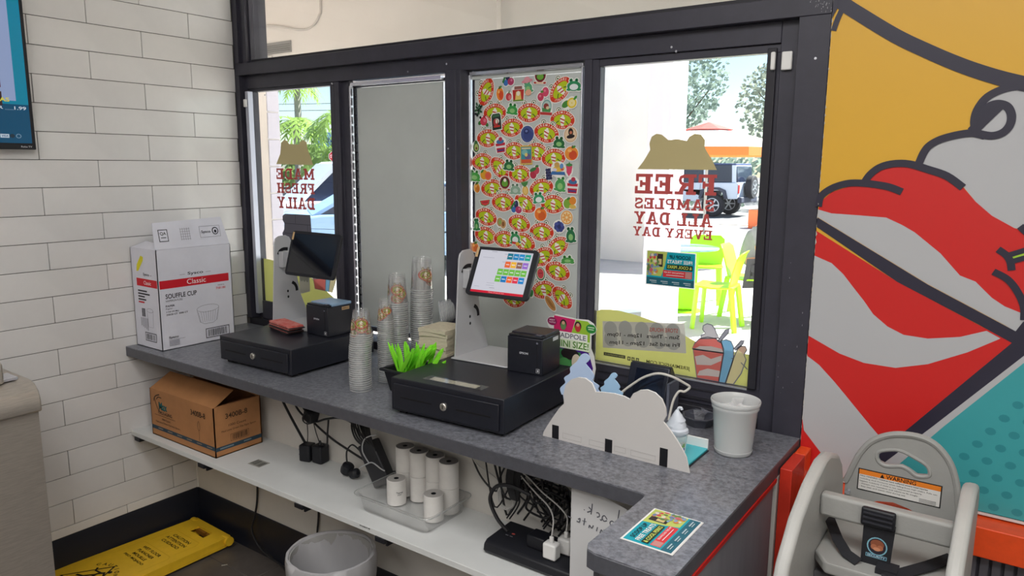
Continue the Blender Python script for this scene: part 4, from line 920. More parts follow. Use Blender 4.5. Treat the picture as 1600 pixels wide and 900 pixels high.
# ---------------------------------------------------------------- window vinyl
VF = plane((0, .0545, 0), UX, UZ)
OL = vinyl('#b3a67c', .1); MR = vinyl('#bd5856', .02)
def decals():
    t = thing('window_decal', 'olive domed window decal with mirrored red letters FREE SAMPLES', 'decal', (0, 0, 0), group='slogans on the glass')
    P = Print(VF); P.poly(X_dome4, OL)
    slab(P, 'FREE', 2.271, 1.576, 2.004, 1.638, MR); slab(P, 'SAMPLES', 2.268, 1.529, 2.005, 1.563, MR); slab(P, 'ALL DAY', 2.265, 1.48, 2.005, 1.5195, MR); slab(P, 'EVERY DAY', 2.266, 1.442, 2.003, 1.4715, MR)
    P.obj('vinyl', t)
    t = thing('window_decal', 'olive domed window decal with mirrored red letters MADE FRESH DAILY', 'decal', group='slogans on the glass')
    P = Print(VF); P.poly(X_dome1, OL)
    slab(P, 'MADE', .4605, 1.5915, .197, 1.64, MR); slab(P, 'FRESH', .4585, 1.529, .1985, 1.575, MR); slab(P, 'DAILY', .457, 1.46, .197, 1.512, MR)
    P.obj('vinyl', t)
    # opening hours hill
    t = thing('hours_decal', 'lime hill window decal with mirrored opening hours and three ice cups', 'decal')
    P = Print(VF, .0003, .00005); v = lambda h: vinyl(h, .5)
    hill = [(max(x, 1.8775), max(z, 1.0085)) for x, z in X_hill[:11]]
    P.poly(hill+[(2.4015, 1.108), (2.4015, 1.0085), (1.8775, 1.0085)], v('#c9ca78'))
    P.poly(X_placard, v('#c6c4bc'))
    r = random.Random(4)
    for i in range(10): P.ell(1.935+(i % 5)*.056+r.uniform(-.006, .006), 1.128-(i//5)*.033-(.0 if i % 5 else .005)+.004*(i % 5), .0245, .0265, v('#a9a9a3'), 18); P.w -= P.step*.8
    k = v('#3f3d3a')
    for (s, c), q in zip((('STORE HOURS', v('#b06058')), ('Sun - Thurs  12pm - 10pm', k), ('Fri and Sat  12pm - 11pm', k)), X_hourtext):
        x0 = min(p[0] for p in q); x1 = max(p[0] for p in q); za = (q[0][1]+q[3][1])/2; zb = (q[1][1]+q[2][1])/2
        vs, fs, a, b_, w, h = text_mesh(s, True); hh = .0165 if s[1] != 'T' else .0135
        P._add([(x1-(x-a)/w*(x1-x0), zb+(za-zb)*(x-a)/w+(y-b_)/h*hh-hh/2) for x, y in vs], fs, c)
    P.text('JEREMIAHSICE.COM', 2.216, 1.0245, 2.066, 1.039, v('#5c5a3c'), True)
    P.rect(1.909, 1.0295, 1.99, 1.0405, v('#4f4e44')); P.text('@jeremiahsice', 1.986, 1.032, 1.914, 1.038, v('#c9ca78'))
    for i, a in enumerate((1.998, 2.013, 2.029)): P.rect(a, 1.026, a+.011, 1.039, v('#4f4e44')); P.ell(a+.0055, 1.0325, .0032, .004, v('#c9ca78'), 8)
    R_, W_, B_, T_, G_, K_ = v('#d2726c'), v('#cfc6c2'), v('#7fb2d6'), v('#d9cfa2'), v('#9a9ba6'), v('#7c7f88')
    cz = lambda pts: [(x, max(z, 1.0085)) for x, z in pts]
    P.poly(cz(X_cup_tan), T_); P.poly([p for p in X_cup_tan[1:6]], v('#d8b8a4')); P.poly(cz(X_cup_blue), B_); P.poly(cz(X_cup_red), R_); P.poly(X_cup_red_top, R_)
    P.poly(X_cup_swirl, v('#c2bfc4')); P.poly(X_cup_red_band, W_); P.poly(X_cup_stripe1, W_); P.poly(cz(X_cup_stripe2), W_); P.poly(X_spoon1, G_); P.poly(X_spoon2, G_)
    for l in (X_cup_red, X_cup_red_top, X_cup_swirl, X_cup_blue, X_cup_tan, X_spoon1, X_spoon2): P.stroke(cz(l), .0032, K_, closed=True); P.w -= P.step
    P.stroke([X_cup_red[0], X_cup_red[1]], .0035, K_); P.stroke([X_cup_blue[4], (2.345, 1.088)], .003, K_); P.stroke([(2.375, 1.08), (2.396, 1.062)], .003, K_)
    P.obj('vinyl', t)
    # small hill with cups on the first window
    t = thing('hours_decal', 'lime window decal with pink and blue cups behind the dark tablet', 'decal')
    P = Print(VF, .0003, .00005)
    P.poly([(.0715, 1.215), (.12, 1.213), (.2, 1.205), (.32, 1.185), (.42, 1.15), (.5, 1.11), (.5955, 1.06), (.5955, .9625), (.0715, .9625)], v('#c9ca78'))
    P.poly([(.33, 1.24), (.4, 1.235), (.402, 1.09), (.33, 1.07)], v('#b9b7ae'))
    for i in range(6): P.ell(.345+.02*(i % 3), 1.2-.05*(i//3), .012, .02, v('#8f9088'), 12)
    o = (-1.804, .1)
    for l, c in ((X_cup_tan, T_), (X_cup_blue, B_), (X_cup_red, R_), (X_cup_red_top, R_), (X_cup_red_band, W_), (X_cup_stripe1, W_), (X_cup_swirl, v('#c2bfc4')), (X_spoon1, G_)):
        q = [(x+o[0], z+o[1]) for x, z in l]; P.poly(q, c); P.stroke(q, .003, K_, closed=True)
    P.obj('vinyl', t)
    t = thing('window_flyer', 'teal and red loyalty flyer stuck on the free samples window', 'flyer')
    loyalty(plane((2.136, .0535, 1.343), UX, UZ), t, True, lambda h: vinyl(h, .25))
    t = thing('window_flyer', 'dark grey flyer with a wavy left edge above the dark tablet', 'flyer')
    P = Print(VF, .0006)
    P.poly([(.247, 1.435), (.424, 1.437), (.428, 1.345), (.424, 1.25), (.226, 1.25), (.241, 1.322), (.225, 1.332), (.222, 1.345), (.236, 1.362), (.24, 1.39), (.228, 1.405), (.229, 1.425)], mat('dark flyer back', '#5d5b66', .6))
    k = mat('dark flyer line', '#3b3a44', .6)
    for z in (1.39, 1.345): P.rect(.24, z, .425, z+.003, k)
    P.rect(.318, 1.39, .321, 1.436, k); P.rect(.4, 1.345, .403, 1.39, k); P.obj('printed_artwork', t)
decals()
# ---------------------------------------------------------------- stickers on the panel
DESC = dict(berries='blue and pink berries sticker', badge='dark red arched badge sticker with green face', mango='orange mango sticker', fig='small red fig sticker', jar='red and yellow jar sticker', pinkhat='green frog sticker wearing a pink hat', raspberries='two raspberries sticker', frogwhite='green leaping frog sticker with white belly', lemon='lemon and leaf sticker', leafberries='black olives and leaves sticker', frog='sitting bright green frog sticker', globe='pale arched dome sticker', pomegranate='pomegranate with leaves sticker', carton='dark carton sticker', blueberry='big blueberry sticker', tanbadge='round tan badge sticker', frogdark='dark green frog sticker by the right edge', pear='dark green avocado sticker', redcup='red drink cup sticker', card='colourful square card sticker', peach='big peach sticker', frogdark2='dark green frog sticker left of the strawberries', strawberries='two strawberries sticker', grapes='dark grapes sticker', boat='blue boat with fruit sticker', strawberry='single pink strawberry sticker', limefrog='lime green round sticker at the left edge', grapefruit='grapefruit halves sticker', kumquat='small orange kumquat sticker', badge2='dark red arched badge sticker lower down', palefrog='pale grey green frog sticker', pineapple='small pineapple sticker', frogsit='tall standing green frog sticker', redcup2='red soda cup sticker', apples='green and orange apples sticker', watermelon='watermelon wedge sticker', berries2='purple berries sticker', frogwhite2='green frog sticker with a white face', orange='whole orange sticker', orangeslice='orange slice sticker', frogtall='small thin green frog sticker', nuts='brown nuts sticker', blackberry='blue flower berry sticker', toucan='tall dark green frog sticker by the right edge', frogsanta='green frog sticker with red scarf', nectarine='nectarine sticker beside the lit tablet', frogjump='jumping green frog sticker', melon='round watermelon slice sticker', pod='tan cocoa pod sticker', leaf='small green leaf sticker')
def stickers():
    i = 0; pos = [(n, x, z) for n, x, z in X_others]
    proto = None; used = {}
    for k, (x, z, a) in enumerate(X_logos):
        if proto is None:
            P = Print(plane((0, 0, 0), UX, UZ), .0002, .00002); logo_print(P); o = proto = P.obj('logo_sticker')
        else: o = proto.copy(); COL.objects.link(o)
        o.location = (x, .0612-.00025*(k % 7), z); o.rotation_euler = (0, math.radians(-a), 0); s = random.uniform(.97, 1.05); o.scale = (s*1.15, 1, s*.98)
        for n, px, pz in sorted(pos, key=lambda q: (q[1]-x)**2+(q[2]-z)**2):
            dx, dz = x-px, z-pz
            w = ('just above' if dz > 0 else 'just below') if abs(dz) > abs(dx) else ('just right of' if dx > 0 else 'just left of')
            if (n, w) not in used: break
        used[(n, w)] = 1
        tag(o, 'red lime oval sticker %s the %s' % (w, DESC[n]), 'sticker', 'oval badge stickers on the panel')
    W_ = ink('#ecebe6'); C = lambda h: ink(h)
    for k, (n, x, z) in enumerate(X_others):
        P = Print(plane((0, 0, 0), UX, UZ), .0002, .00003); u = .001
        def E(cx, cy, rx, ry, h, rot=0., a0=0., a1=2*PI): P.ell(cx*u, cy*u, rx*u, ry*u, C(h), 18, rot, a0, a1)
        def PO(pts, h): P.poly([(a*u, b*u) for a, b in pts], C(h))
        def back(*es):
            for e in es: P.ell(e[0]*u, e[1]*u, (e[2]+2.4)*u, (e[3]+2.4)*u, W_, 20)
        if n in ('berries', 'berries2'):
            back((-10,-8,11,11), (9,-6,14,13), (-3,10,11,15)); E(-3,10,9,14,'#2c2f57'); E(-11,-8,10,10,'#3a6fb5'); E(9,-6,13,12,'#b23a63'); E(12,-2,4,4,'#d97a98'); E(-6,14,3,5,'#4b4f86')
            for q in range(5): E(-22+q*3, -4+q*5, 3, 5, '#2f7a3c', .5)
        elif n in ('badge', 'badge2'):
            back((0,4,22,21)); PO([(-24,-24), (24,-24), (26,-14), (-26,-14)], '#ecebe6'); E(0,4,21,21,'#7e1f2a'); E(0,4,16,16,'#2c3b22'); E(0,0,13,10,'#6da53a'); E(-6,7,4,5,'#6da53a'); E(6,7,4,5,'#6da53a'); E(0,12,6,6,'#f0e6da'); PO([(-22,-22), (22,-22), (24,-16), (-24,-16)], '#b23a30'); PO([(-14,-21), (14,-21), (14,-17), (-14,-17)], '#e8d8b8')
        elif n in ('mango', 'peach', 'nectarine', 'orange', 'kumquat'):
            a, b, c1, c2 = {'mango': (15,22,'#e8832c','#d9502a'), 'peach': (25,22,'#e9923a','#d2502c'), 'nectarine': (17,17,'#e08748','#cf6a35'), 'orange': (24,22,'#e8792c','#d4602a'), 'kumquat': (13,17,'#dc9a3c','#c8742c')}[n]
            back((0,0,a,b)); E(0,0,a,b,c1); E(a*.25,-b*.2,a*.6,b*.65,c2); E(-a*.3,b*.35,a*.3,b*.22,'#f2b466'); E(a*.2,b*.95,8,4,'#4c8a35',.4); E(0,b*.95,2,5,'#5e4426')
        elif n == 'fig': back((0,-3,13,14)); E(0,-4,12,13,'#c9404a'); PO([(-3,6), (3,6), (4,16), (1,16)], '#5a7a3a'); E(4,-6,6,8,'#e07a78')
        elif n == 'jar':
            PO([(-24,-26), (24,-26), (27,20), (16,28), (-16,28), (-27,20)], '#ecebe6'); PO([(-20,-23), (20,-23), (23,14), (-23,14)], '#b8322c'); PO([(-13,-22), (13,-22), (9,8), (-9,8)], '#e2c46a'); PO([(-16,15), (16,15), (15,25), (-15,25)], '#8e5a52'); E(0,2,7,8,'#efe4d0'); PO([(-21,-23), (21,-23), (21,-18), (-21,-18)], '#6d8f3a')
        elif n in ('frog', 'frogdark', 'frogdark2', 'palefrog', 'frogsit', 'frogtall', 'frogwhite', 'frogwhite2', 'frogjump', 'toucan', 'frogsanta', 'pinkhat', 'limefrog'):
            g = {'frog': '#3f9a4b', 'frogdark': '#2a6a3c', 'frogdark2': '#2f7044', 'palefrog': '#8fae98', 'frogsit': '#4b9a55', 'frogtall': '#2f8048', 'frogwhite': '#2e8a5a', 'frogwhite2': '#3a9a68', 'frogjump': '#4f9a4c', 'toucan': '#2c7048', 'frogsanta': '#3c8f58', 'pinkhat': '#5aa578', 'limefrog': '#4da24a'}[n]
            sx, sy = {'frogsit': (20,26), 'frogtall': (11,22), 'toucan': (17,27), 'pinkhat': (17,20), 'limefrog': (24,19), 'frogjump': (24,12), 'frogwhite': (25,19), 'frogsanta': (20,22)}.get(n, (21,18))
            back((0,-sy*.2,sx,sy*.8), (-sx*.45,sy*.7,7,6), (sx*.35,sy*.7,7,6), (-sx*.7,-sy*.75,9,5), (sx*.7,-sy*.75,9,5)); E(0,-sy*.2,sx,sy*.8,g); E(-sx*.45,sy*.7,6,6,g); E(sx*.35,sy*.7,6,6,g); E(-sx*.7,-sy*.75,9,4,g); E(sx*.7,-sy*.75,9,4,g)
            E(-sx*.45,sy*.74,2.6,2.6,'#16241a'); E(sx*.35,sy*.74,2.6,2.6,'#16241a')
            if n in ('frogwhite', 'frogwhite2', 'frogsanta'): E(0,-sy*.35,sx*.62,sy*.5,'#e6ecec')
            else: E(0,-sy*.3,sx*.5,sy*.4,'#8fc27a' if n != 'palefrog' else '#b9ccbe')
            if n == 'pinkhat': E(0,sy*.95,22,6,'#d98a96'); E(0,sy*1.2,12,9,'#e09aa4'); E(0,-sy*.9,12,10,'#e6a98c')
            if n == 'frogsanta': PO([(-14,-20), (14,-26), (14,-18), (-14,-12)], '#cf3a34'); E(8,-22,8,6,'#e3b23a')
        elif n == 'raspberries': back((-10,-8,13,14), (9,6,14,16)); E(-10,-8,12,13,'#c23a58'); E(9,6,13,15,'#cf4a68'); E(-12,-5,4,4,'#df7a90'); E(7,10,4,4,'#df7a90'); E(-4,8,6,4,'#5a8a3c')
        elif n == 'lemon': back((-10,-2,18,16), (8,2,18,17)); E(-14,-2,16,10,'#4a8a3c',.5); E(8,1,17,16,'#e2c52f'); E(8,1,12,11,'#efe0a0'); E(8,1,2,2,'#e2c52f'); E(20,16,8,4,'#3f8f3c',.8)
        elif n == 'leafberries':
            for q in range(9): a = q*2.4; E(14*math.cos(a)*(.4+q/12), 20*math.sin(a)*(.4+q/12), 7, 3.6, '#2f5a3c', a)
            for q in range(5): E(-12+q*6, -14+q*5*(-1)**q, 4.5, 4.5, '#1f2328')
        elif n == 'globe': PO([(-24,-22), (24,-22), (22,18), (0,34), (-22,18)], '#ecebe6'); E(0,6,19,23,'#7fa9a5'); E(0,4,16,20,'#b7cbc4'); PO([(-16,-10), (16,-10), (16,2), (-16,2)], '#4f8f50'); E(-2,8,10,9,'#8a3a34'); E(4,3,6,5,'#d8c39a'); PO([(-23,-20), (23,-20), (23,-11), (-23,-11)], '#b83a38')
        elif n == 'pomegranate': back((0,0,18,16)); E(-14,-6,10,7,'#3f7a3a',.6); E(14,-8,9,6,'#3f7a3a',-.6); E(0,1,15,15,'#cf3f55'); E(4,4,6,6,'#e0788a'); PO([(-4,13), (4,13), (6,20), (-6,20)], '#b03044')
        elif n == 'carton': PO([(-22,-27), (22,-27), (22,24), (16,32), (-16,32), (-22,24)], '#ecebe6'); PO([(-19,-24), (19,-24), (19,22), (14,29), (-14,29), (-19,22)], '#2b3630'); PO([(-16,18), (16,18), (13,26), (-13,26)], '#3f6a4c'); E(0,4,12,9,'#d8d5d0'); E(-3,0,10,12,'#b23a3c'); E(0,3,4,7,'#e6dccd'); PO([(-13,-16), (13,-16), (13,-10), (-13,-10)], '#c8372e')
        elif n == 'blueberry': back((0,0,26,27)); E(0,0,26,27,'#47568f'); E(3,-5,19,17,'#3a4780'); E(-3,9,11,9,'#2c3566'); E(-3,10,5,4,'#6f7db5')
        elif n == 'tanbadge': back((0,0,24,24)); E(0,0,24,24,'#cfae8a'); E(0,0,20,20,'#e3c9a8'); E(2,8,9,12,'#2c2422'); E(0,-6,15,6,'#2c2422'); E(2,6,5,5,'#c97a5a')
        elif n == 'pear': back((0,-2,15,19)); E(0,-4,13,16,'#2f5a33'); E(0,10,8,10,'#3a6a38'); E(1,-4,9,12,'#a9b86a'); E(1,-7,4.5,4.5,'#7a4a2a')
        elif n in ('redcup', 'redcup2'): PO([(-19,-26), (19,-26), (26,16), (10,30), (-10,30), (-26,16)], '#ecebe6'); PO([(-16,-23), (16,-23), (20,8), (-20,8)], '#c0283a'); PO([(-18,-8), (18,-8), (19,-1), (-19,-1)], '#e7e2e2'); E(0,13,16,8,'#3f6fa0'); E(2,21,8,7,'#b3364c'); PO([(-14,-19), (14,-19), (14,-13), (-14,-13)], '#5a3a7a')
        elif n == 'card': PO([(-24,-30), (24,-30), (24,32), (-24,32)], '#e0b54a'); PO([(-21,-26), (21,-26), (21,28), (-21,28)], '#3f8f9a'); E(-6,10,12,9,'#7fb7b4'); E(6,-4,12,10,'#6a5a8a'); PO([(-20,-25), (20,-25), (20,-13), (-20,-13)], '#cf5a34'); E(0,2,6,6,'#e5d27a'); PO([(-18,20), (18,20), (18,25), (-18,25)], '#d9d0a8')
        elif n == 'strawberries': back((-6,-6,15,16), (8,6,12,14)); E(-6,-8,13,14,'#b5344a'); E(8,5,11,13,'#c4485a'); E(-6,8,14,6,'#3f7a44',.3); E(10,18,7,4,'#3f7a44')
        elif n == 'grapes':
            back((0,0,13,20))
            for q in range(12): E(-7+(q % 3)*7, 14-(q//3)*9, 5.2, 5.2, '#2d2f4e' if q % 2 else '#3b3d66')
        elif n == 'boat': back((0,0,28,24)); PO([(-28,-20), (28,-14), (24,-4), (-24,-8)], '#3f6fa8'); E(0,3,22,10,'#e2b84a',.2); E(-8,14,10,9,'#c9a05a'); E(10,12,7,9,'#5f8fc4'); E(-14,-2,8,5,'#d9d4e4'); E(14,2,6,4,'#d2604a')
        elif n == 'strawberry': back((0,0,13,20)); PO([(-12,10), (12,10), (9,-8), (0,-20), (-9,-8)], '#d2496a'); E(0,12,12,6,'#d2496a'); E(0,16,12,5,'#4a8a4c'); E(0,20,3,5,'#4a8a4c')
        elif n == 'grapefruit': back((-8,2,17,18), (9,-4,16,16)); E(-8,2,16,17,'#e0a232'); E(9,-4,15,15,'#e2823c'); E(9,-4,11,11,'#e2604a'); E(-14,14,8,4,'#4c8a3c',.6)
        elif n == 'pineapple': back((0,-6,12,17)); E(0,-8,12,16,'#d9a94a'); E(0,-8,8,12,'#e6c474'); [E(-8+4*q, 14, 3, 10, '#4c8a4a', .3*(2-q)) for q in range(5)]
        elif n == 'apples': back((-8,-4,17,17), (10,6,14,14), (10,-10,14,9)); E(-8,-4,15,16,'#7faa3c'); E(10,7,13,13,'#e08a35'); E(12,-12,13,7,'#d8b45a'); E(-6,12,7,4,'#3f7a35',.5)
        elif n == 'watermelon': PO([(-26,10), (26,10), (20,-10), (0,-17), (-20,-10)], '#ecebe6'); PO([(-23,8), (23,8), (18,-8), (0,-14), (-18,-8)], '#4a8f4a'); PO([(-20,7), (20,7), (15,-6), (0,-11), (-15,-6)], '#d83f44'); [E(-10+5*q, 0, 1.2, 2, '#2a1a1a') for q in range(5)]
        elif n == 'orangeslice': back((0,0,22,22)); E(0,0,22,22,'#e59a3c'); E(0,0,18.5,18.5,'#f3d9a8'); [E(10.5*math.cos(q*PI/4), 10.5*math.sin(q*PI/4), 6.6, 3.4, '#eaa75a', q*PI/4) for q in range(8)]
        elif n == 'nuts': back((-6,0,14,16), (8,-4,13,16)); E(-6,2,13,15,'#b58a5a'); E(8,-4,12,15,'#c69a68'); E(-6,2,7,9,'#8fa85a'); E(8,-4,6,9,'#8a5a34')
        elif n == 'blackberry':
            back((0,0,22,20))
            for q in range(7): E(12*math.cos(q*.9), 10*math.sin(q*.9), 8.5, 8.5, '#4a569a' if q % 2 else '#3a4482')
            E(0,0,7,7,'#2f3668')
        elif n == 'melon': back((0,0,19,24)); E(0,0,18,23,'#4a7a58'); E(0,1,15,19,'#d5d8c0'); E(0,1,13,17,'#cf4a50'); [E(-5+5*q, 2, 1.2, 2.2, '#2a1a1a') for q in range(3)]
        elif n == 'pod': P.ell(0, 0, .0155, .033, W_, 20, .6); E(0,0,13,30,'#c08a50',.6); [E(-4+4*q, 0, 1.3, 24, '#96652f', .6) for q in range(3)]
        elif n == 'leaf': back((0,0,8,14)); E(0,0,7,13,'#3f8a48',-.4); E(0,0,1,11,'#2c6a38',-.4)
        o = P.obj('fruit_sticker' if 'frog' not in DESC[n] else 'frog_sticker'); s = 1.06
        o.scale = (s, 1, s); o.location = (x, .0606-.0003*(k % 5)-.0008, z); o.rotation_euler = (0, random.uniform(-.15, .15), 0)
        tag(o, DESC[n]+' on the stickered window panel', 'sticker', 'picture stickers on the panel')
stickers()
# ---------------------------------------------------------------- menu screen
def menu():
    t = thing('menu_screen', 'wall mounted menu screen with a teal border on the tiled wall', 'screen', (.002, -.876, 1.706))
    bx('housing', M_black, t, (.0, -.95, 0), (.044, 0, .565), bevel=.003)
    bx('bracket', M_black, t, (-.0005, -.7, .15), (-.0001, -.3, .4))
    P = Print(plane((.044, 0, 0), UY, UZ), .0004, .00005); E = .85; i = lambda h: ink(h, .2, E)
    P.rect(-.94, .022, -.013, .555, i('#0a7f9c')); P.rect(-.94, .022, -.013, .158, i('#0b4a6b'))
    P.rect(-.6, .17, -.052, .555, i('#8f9fc4'))
    for k, c in enumerate(('#c25a5a', '#5a2a3c', '#c23a9a', '#c8245a', '#5a2434', '#3a2a2e')):
        for q in range(6): z = .51-k*.062; P.rect(-.096-q*.07-.05, z-.048, -.096-q*.07, z, i(c)); P.w -= P.step
    P.rect(-.16, .226, -.113, .238, i('#d03a8a'))
    P.text('EXTRAS', -.168, .166, -.073, .18, i('#d8cf3a'), True); P.text('TOPPER', -.19, .14, -.095, .15, i('#c9d3dc'), True); P.rect(-.09, .138, -.062, .1392, i('#7d9ab0')); P.text('1.99', -.06, .139, -.022, .151, i('#c9d3dc'), True)
    P.rect(-.113, .04, -.085, .053, i('#b9c9d6')); P.text('VISA', -.11, .043, -.088, .05, i('#1a3a6a'), True, slant=.2); P.ell(-.075, .047, .008, .007, i('#22333f'), 12); P.ell(-.055, .047, .009, .008, i('#6f8ea3'), 14); P.ell(-.055, .047, .006, .0055, i('#0b4a6b'), 12); P.rect(-.14, .04, -.118, .053, i('#2aa0c4'))
    P.obj('picture', t)
    P = Print(plane((.044, 0, 0), UY, UZ), .0003); P.text('Roku TV', -.05, .007, -.014, .013, ink('#c9cbd2'), True); P.obj('lettering', t)
menu()
# ---------------------------------------------------------------- steel cabinet
def steel():
    t = thing('steel_cabinet', 'brushed stainless steel cabinet with a rounded top lip, left of the shelf', 'cabinet', (.04, -1.12, 0))
    bx('body', M_steel, t, (0, -1.4, .1), (.44, -.004, .865))
    bx('plinth', M_black, t, (.03, -1.4, 0), (.41, -.03, .0995))
    prof = [(0, .868), (.46, .868), (.462, .873), (.462, .905), (.452, .935), (.425, .955), (.39, .962), (0, .964)]
    MB().prism(prof, lambda u, v, w: (u, w, v), -1.4, 0).obj('top_lip', M_steel, t, bevel=.006, seg=3)
    b = MB(); b.box(.4402, -.17, .1, .4425, -.004, .864); b.box(.4402, -1.39, .1, .4425, -.176, .864); b.obj('door', M_steel, t, bevel=.0012)
    bx('lid', M_steel, t, (.05, -.6, .965), (.4, -.075, 1.035), bevel=.008, seg=3)
    b = MB(); b.box(.3, -.074, .966, .38, -.03, .975); b.obj('hinge', M_chrome, t, bevel=.001)
    bx('hinge_gap', M_black, t, (.31, -.0745, .976), (.385, -.072, .988))
steel()
# ---------------------------------------------------------------- wet floor sign
def caution():
    M = Matrix.Translation((.185, -.36, .012)) @ Matrix.Rotation(-.035, 4, 'Z') @ Matrix.Rotation(.0, 4, 'X')
    t = thing('wet_floor_sign', 'yellow folded wet floor sign lying flat along the tiled wall', 'floor sign', M=M)
    y_ = mat('yellow plastic', '#f0c12a', .42, noise=(12, .08))
    W0, W1, L = .142, .165, .68
    out = [(-W1, -L), (W1, -L), (W0, -.03), (W0-.008, 0), (-W0+.008, 0), (-W0, -.03)]
    hole = [(-.06, -.085), (.062, -.085), (.055, -.038), (-.052, -.038)]
    MB().prism(out, lambda u, v, w: (u, v, w), .032, .042, [hole]).obj('front_leaf', y_, t)
    MB().prism(out, lambda u, v, w: (u*.99, v*.995, w), -.0, .012, [hole]).obj('back_leaf', y_, t)
    b = MB()
    for s in (-1, 1): b.prism([(s*W1, -L), (s*(W1-.012), -L), (s*(W0-.014), -.03), (s*(W0-.002), -.03)], lambda u, v, w: (u, v, w), .0122, .0318)
    b.cyl((-W0-.004, -.016, .026), (-W0+.03, -.016, .026), .02, n=16); b.cyl((W0-.03, -.016, .026), (W0+.012, -.016, .026), .02, n=16); b.cyl((-W0+.03, -.014, .028), (W0-.03, -.014, .028), .012, n=12)
    b.obj('hinge', y_, t)
    b = MB(); b.box(-.062, -.05, .0125, .01, -.036, .0315); b.box(.02, -.05, .0125, .05, -.036, .0315); b.obj('latch', mat('brown latch', '#8a5a1c', .5), t)
    k = ink('#241d12')
    P = Print(plane((0, 0, .042), UX, UY), .0004); yd = mat('yellow plastic, embossed', '#e3b222', .5)
    P.stroke([(-.1, -.235), (-.105, -.15), (-.09, -.12), (.09, -.12), (.105, -.15), (.1, -.235)], .0035, yd); P.stroke([(-.115, -.39), (-.115, -.27), (-.1, -.255), (.1, -.255), (.115, -.27), (.115, -.39)], .0035, yd)
    for i, s in enumerate(('CAUTION', 'ATTENTION', 'CUIDADO')): w = .064 if s != 'ATTENTION' else .075; P.text(s, -w, -.156-i*.026, w, -.14-i*.026, k, True)
    for i, s in enumerate(('WET FLOOR', 'PLANCHER', 'MOUILLE', 'PISO MOJADO')): w = (.068, .06, .05, .075)[i]; P.text(s, -w, -.286-i*.026, w, -.271-i*.026, k, True)
    P.arc('CAUTION', 0, -.52, .09, .09, PI*.82, PI*.18, .018, k)
    P.stroke([(0, -.43), (.1, -.59), (-.1, -.59)], .012, k, closed=True)
    P.ell(.03, -.462, .009, .009, k, 12); P.stroke([(.02, -.475), (0, -.5), (.015, -.53), (.05, -.545)], .012, k, sub=3); P.stroke([(.012, -.485), (-.03, -.49), (-.045, -.475)], .008, k); P.stroke([(.02, -.48), (.05, -.5), (.07, -.49)], .008, k); P.stroke([(0, -.505), (-.03, -.54), (-.06, -.55)], .01, k)
    P.obj('lettering', t)
caution()
c = MB().box(-.012, -.003, 0, .012, .003, .0008).obj('paper_scrap', ink('#b9b4a8')); c.location = (.43, -.47, .0002); c.rotation_euler = (0, 0, 1.0); tag(c, 'tiny pale scrap of paper on the dark floor', 'scrap')
# ---------------------------------------------------------------- brown carton
def brown_carton():
    t = thing('brown_carton', 'brown cardboard carton with half open flaps on the white shelf', 'box', (.112, -.563, .5357), .0)
    W, D, H = .455, .21, .2; m = mat('brown cardboard', '#b07a4c', .75, noise=(9, .1), bump=(120, .1)); e = .004
    b = MB(); b.box(0, 0, 0, W, D, e); b.box(0, 0, 0, W, e, H); b.box(0, D-e, 0, W, D, H); b.box(0, 0, 0, e, D, H); b.box(W-e, 0, 0, W, D, H); b.obj('body', m, t)
    MB().prism([(.002, 0), (W-.002, 0), (W-.004, .104), (.006, .104)], plane((0, .002, H), UX, (0, .86, .5)), -.0035, 0).obj('flap', m, t)
    MB().prism([(.002, 0), (W-.002, 0), (W-.03, .09), (.02, .09)], plane((0, D-.002, H), UX, (0, -.82, .52)), .0, .0035).obj('flap', m, t)
    MB().prism([(.012, 0), (D-.012, 0), (D-.02, .09), (.02, .09)], plane((W-.004, 0, H-.001), UY, (-.96, 0, -.28)), 0, .003).obj('flap', m, t)
    MB().prism([(.012, 0), (D-.012, 0), (D-.02, .09), (.02, .09)], plane((.004, 0, H-.001), UY, (.96, 0, -.2)), 0, .003).obj('flap', m, t)
    k, tl, dk = ink('#43301f'), ink('#1d6a6a'), ink('#2c4250')
    P = Print(plane((0, 0, 0), UX, UZ))
    P.rect(.001, .028, W-.001, .044, dk)
    for i in range(6): P.rect(.05+i*.07, .034, .085+i*.07, .0385, ink('#8a7a68'))
    P.text('Max', .065, .118, .125, .152, ink('#231b14'), True); P.text('Max', .068, .12, .127, .153, tl, True); P.text('PACKAGING', .058, .1, .16, .114, k, True)
    P.stroke([(.035, .168), (.045, .14), (.06, .118), (.085, .107)], .004, k, sub=4); P.stroke([(.03, .15), (.034, .163), (.05, .176), (.075, .184)], .005, k, sub=4); P.stroke([(.05, .16), (.065, .172), (.09, .172)], .004, k, sub=4); P.rect(.03, .093, .185, .0945, k)
    P.text('1000 Count', .085, .076, .145, .085, k); P.text('Med Lime Green Dip Style Spoon', .035, .059, .215, .069, k)
    P.text('3400B-8', .3, .146, .4, .169, k, True)
    P.stroke([(.352, .13), (.345, .118), (.345, .1), (.352, .09), (.359, .1), (.359, .118)], .0016, k, closed=True, sub=3); P.stroke([(.352, .09), (.352, .045)], .0014, k)
    P.obj('printed_artwork', t)
    P = Print(plane((W, 0, 0), UY, UZ))
    P.rect(.001, .024, D-.001, .04, dk); P.rect(.02, .029, .08, .035, ink('#6f7f86')); P.rect(.125, .03, .16, .035, ink('#6f7f86'))
    P.text('3400B-8', .05, .145, .148, .166, k, True); P.text('1000 Count', .062, .112, .14, .122, k); P.text('Med Lime Green Dip Style Spoon', .03, .092, .185, .102, k)
    P.frame(.068, .05, .15, .079, .0012, k); P.bars(.075, .054, .143, .076, k, 18, 4); P.obj('printed_artwork', t)
brown_carton()
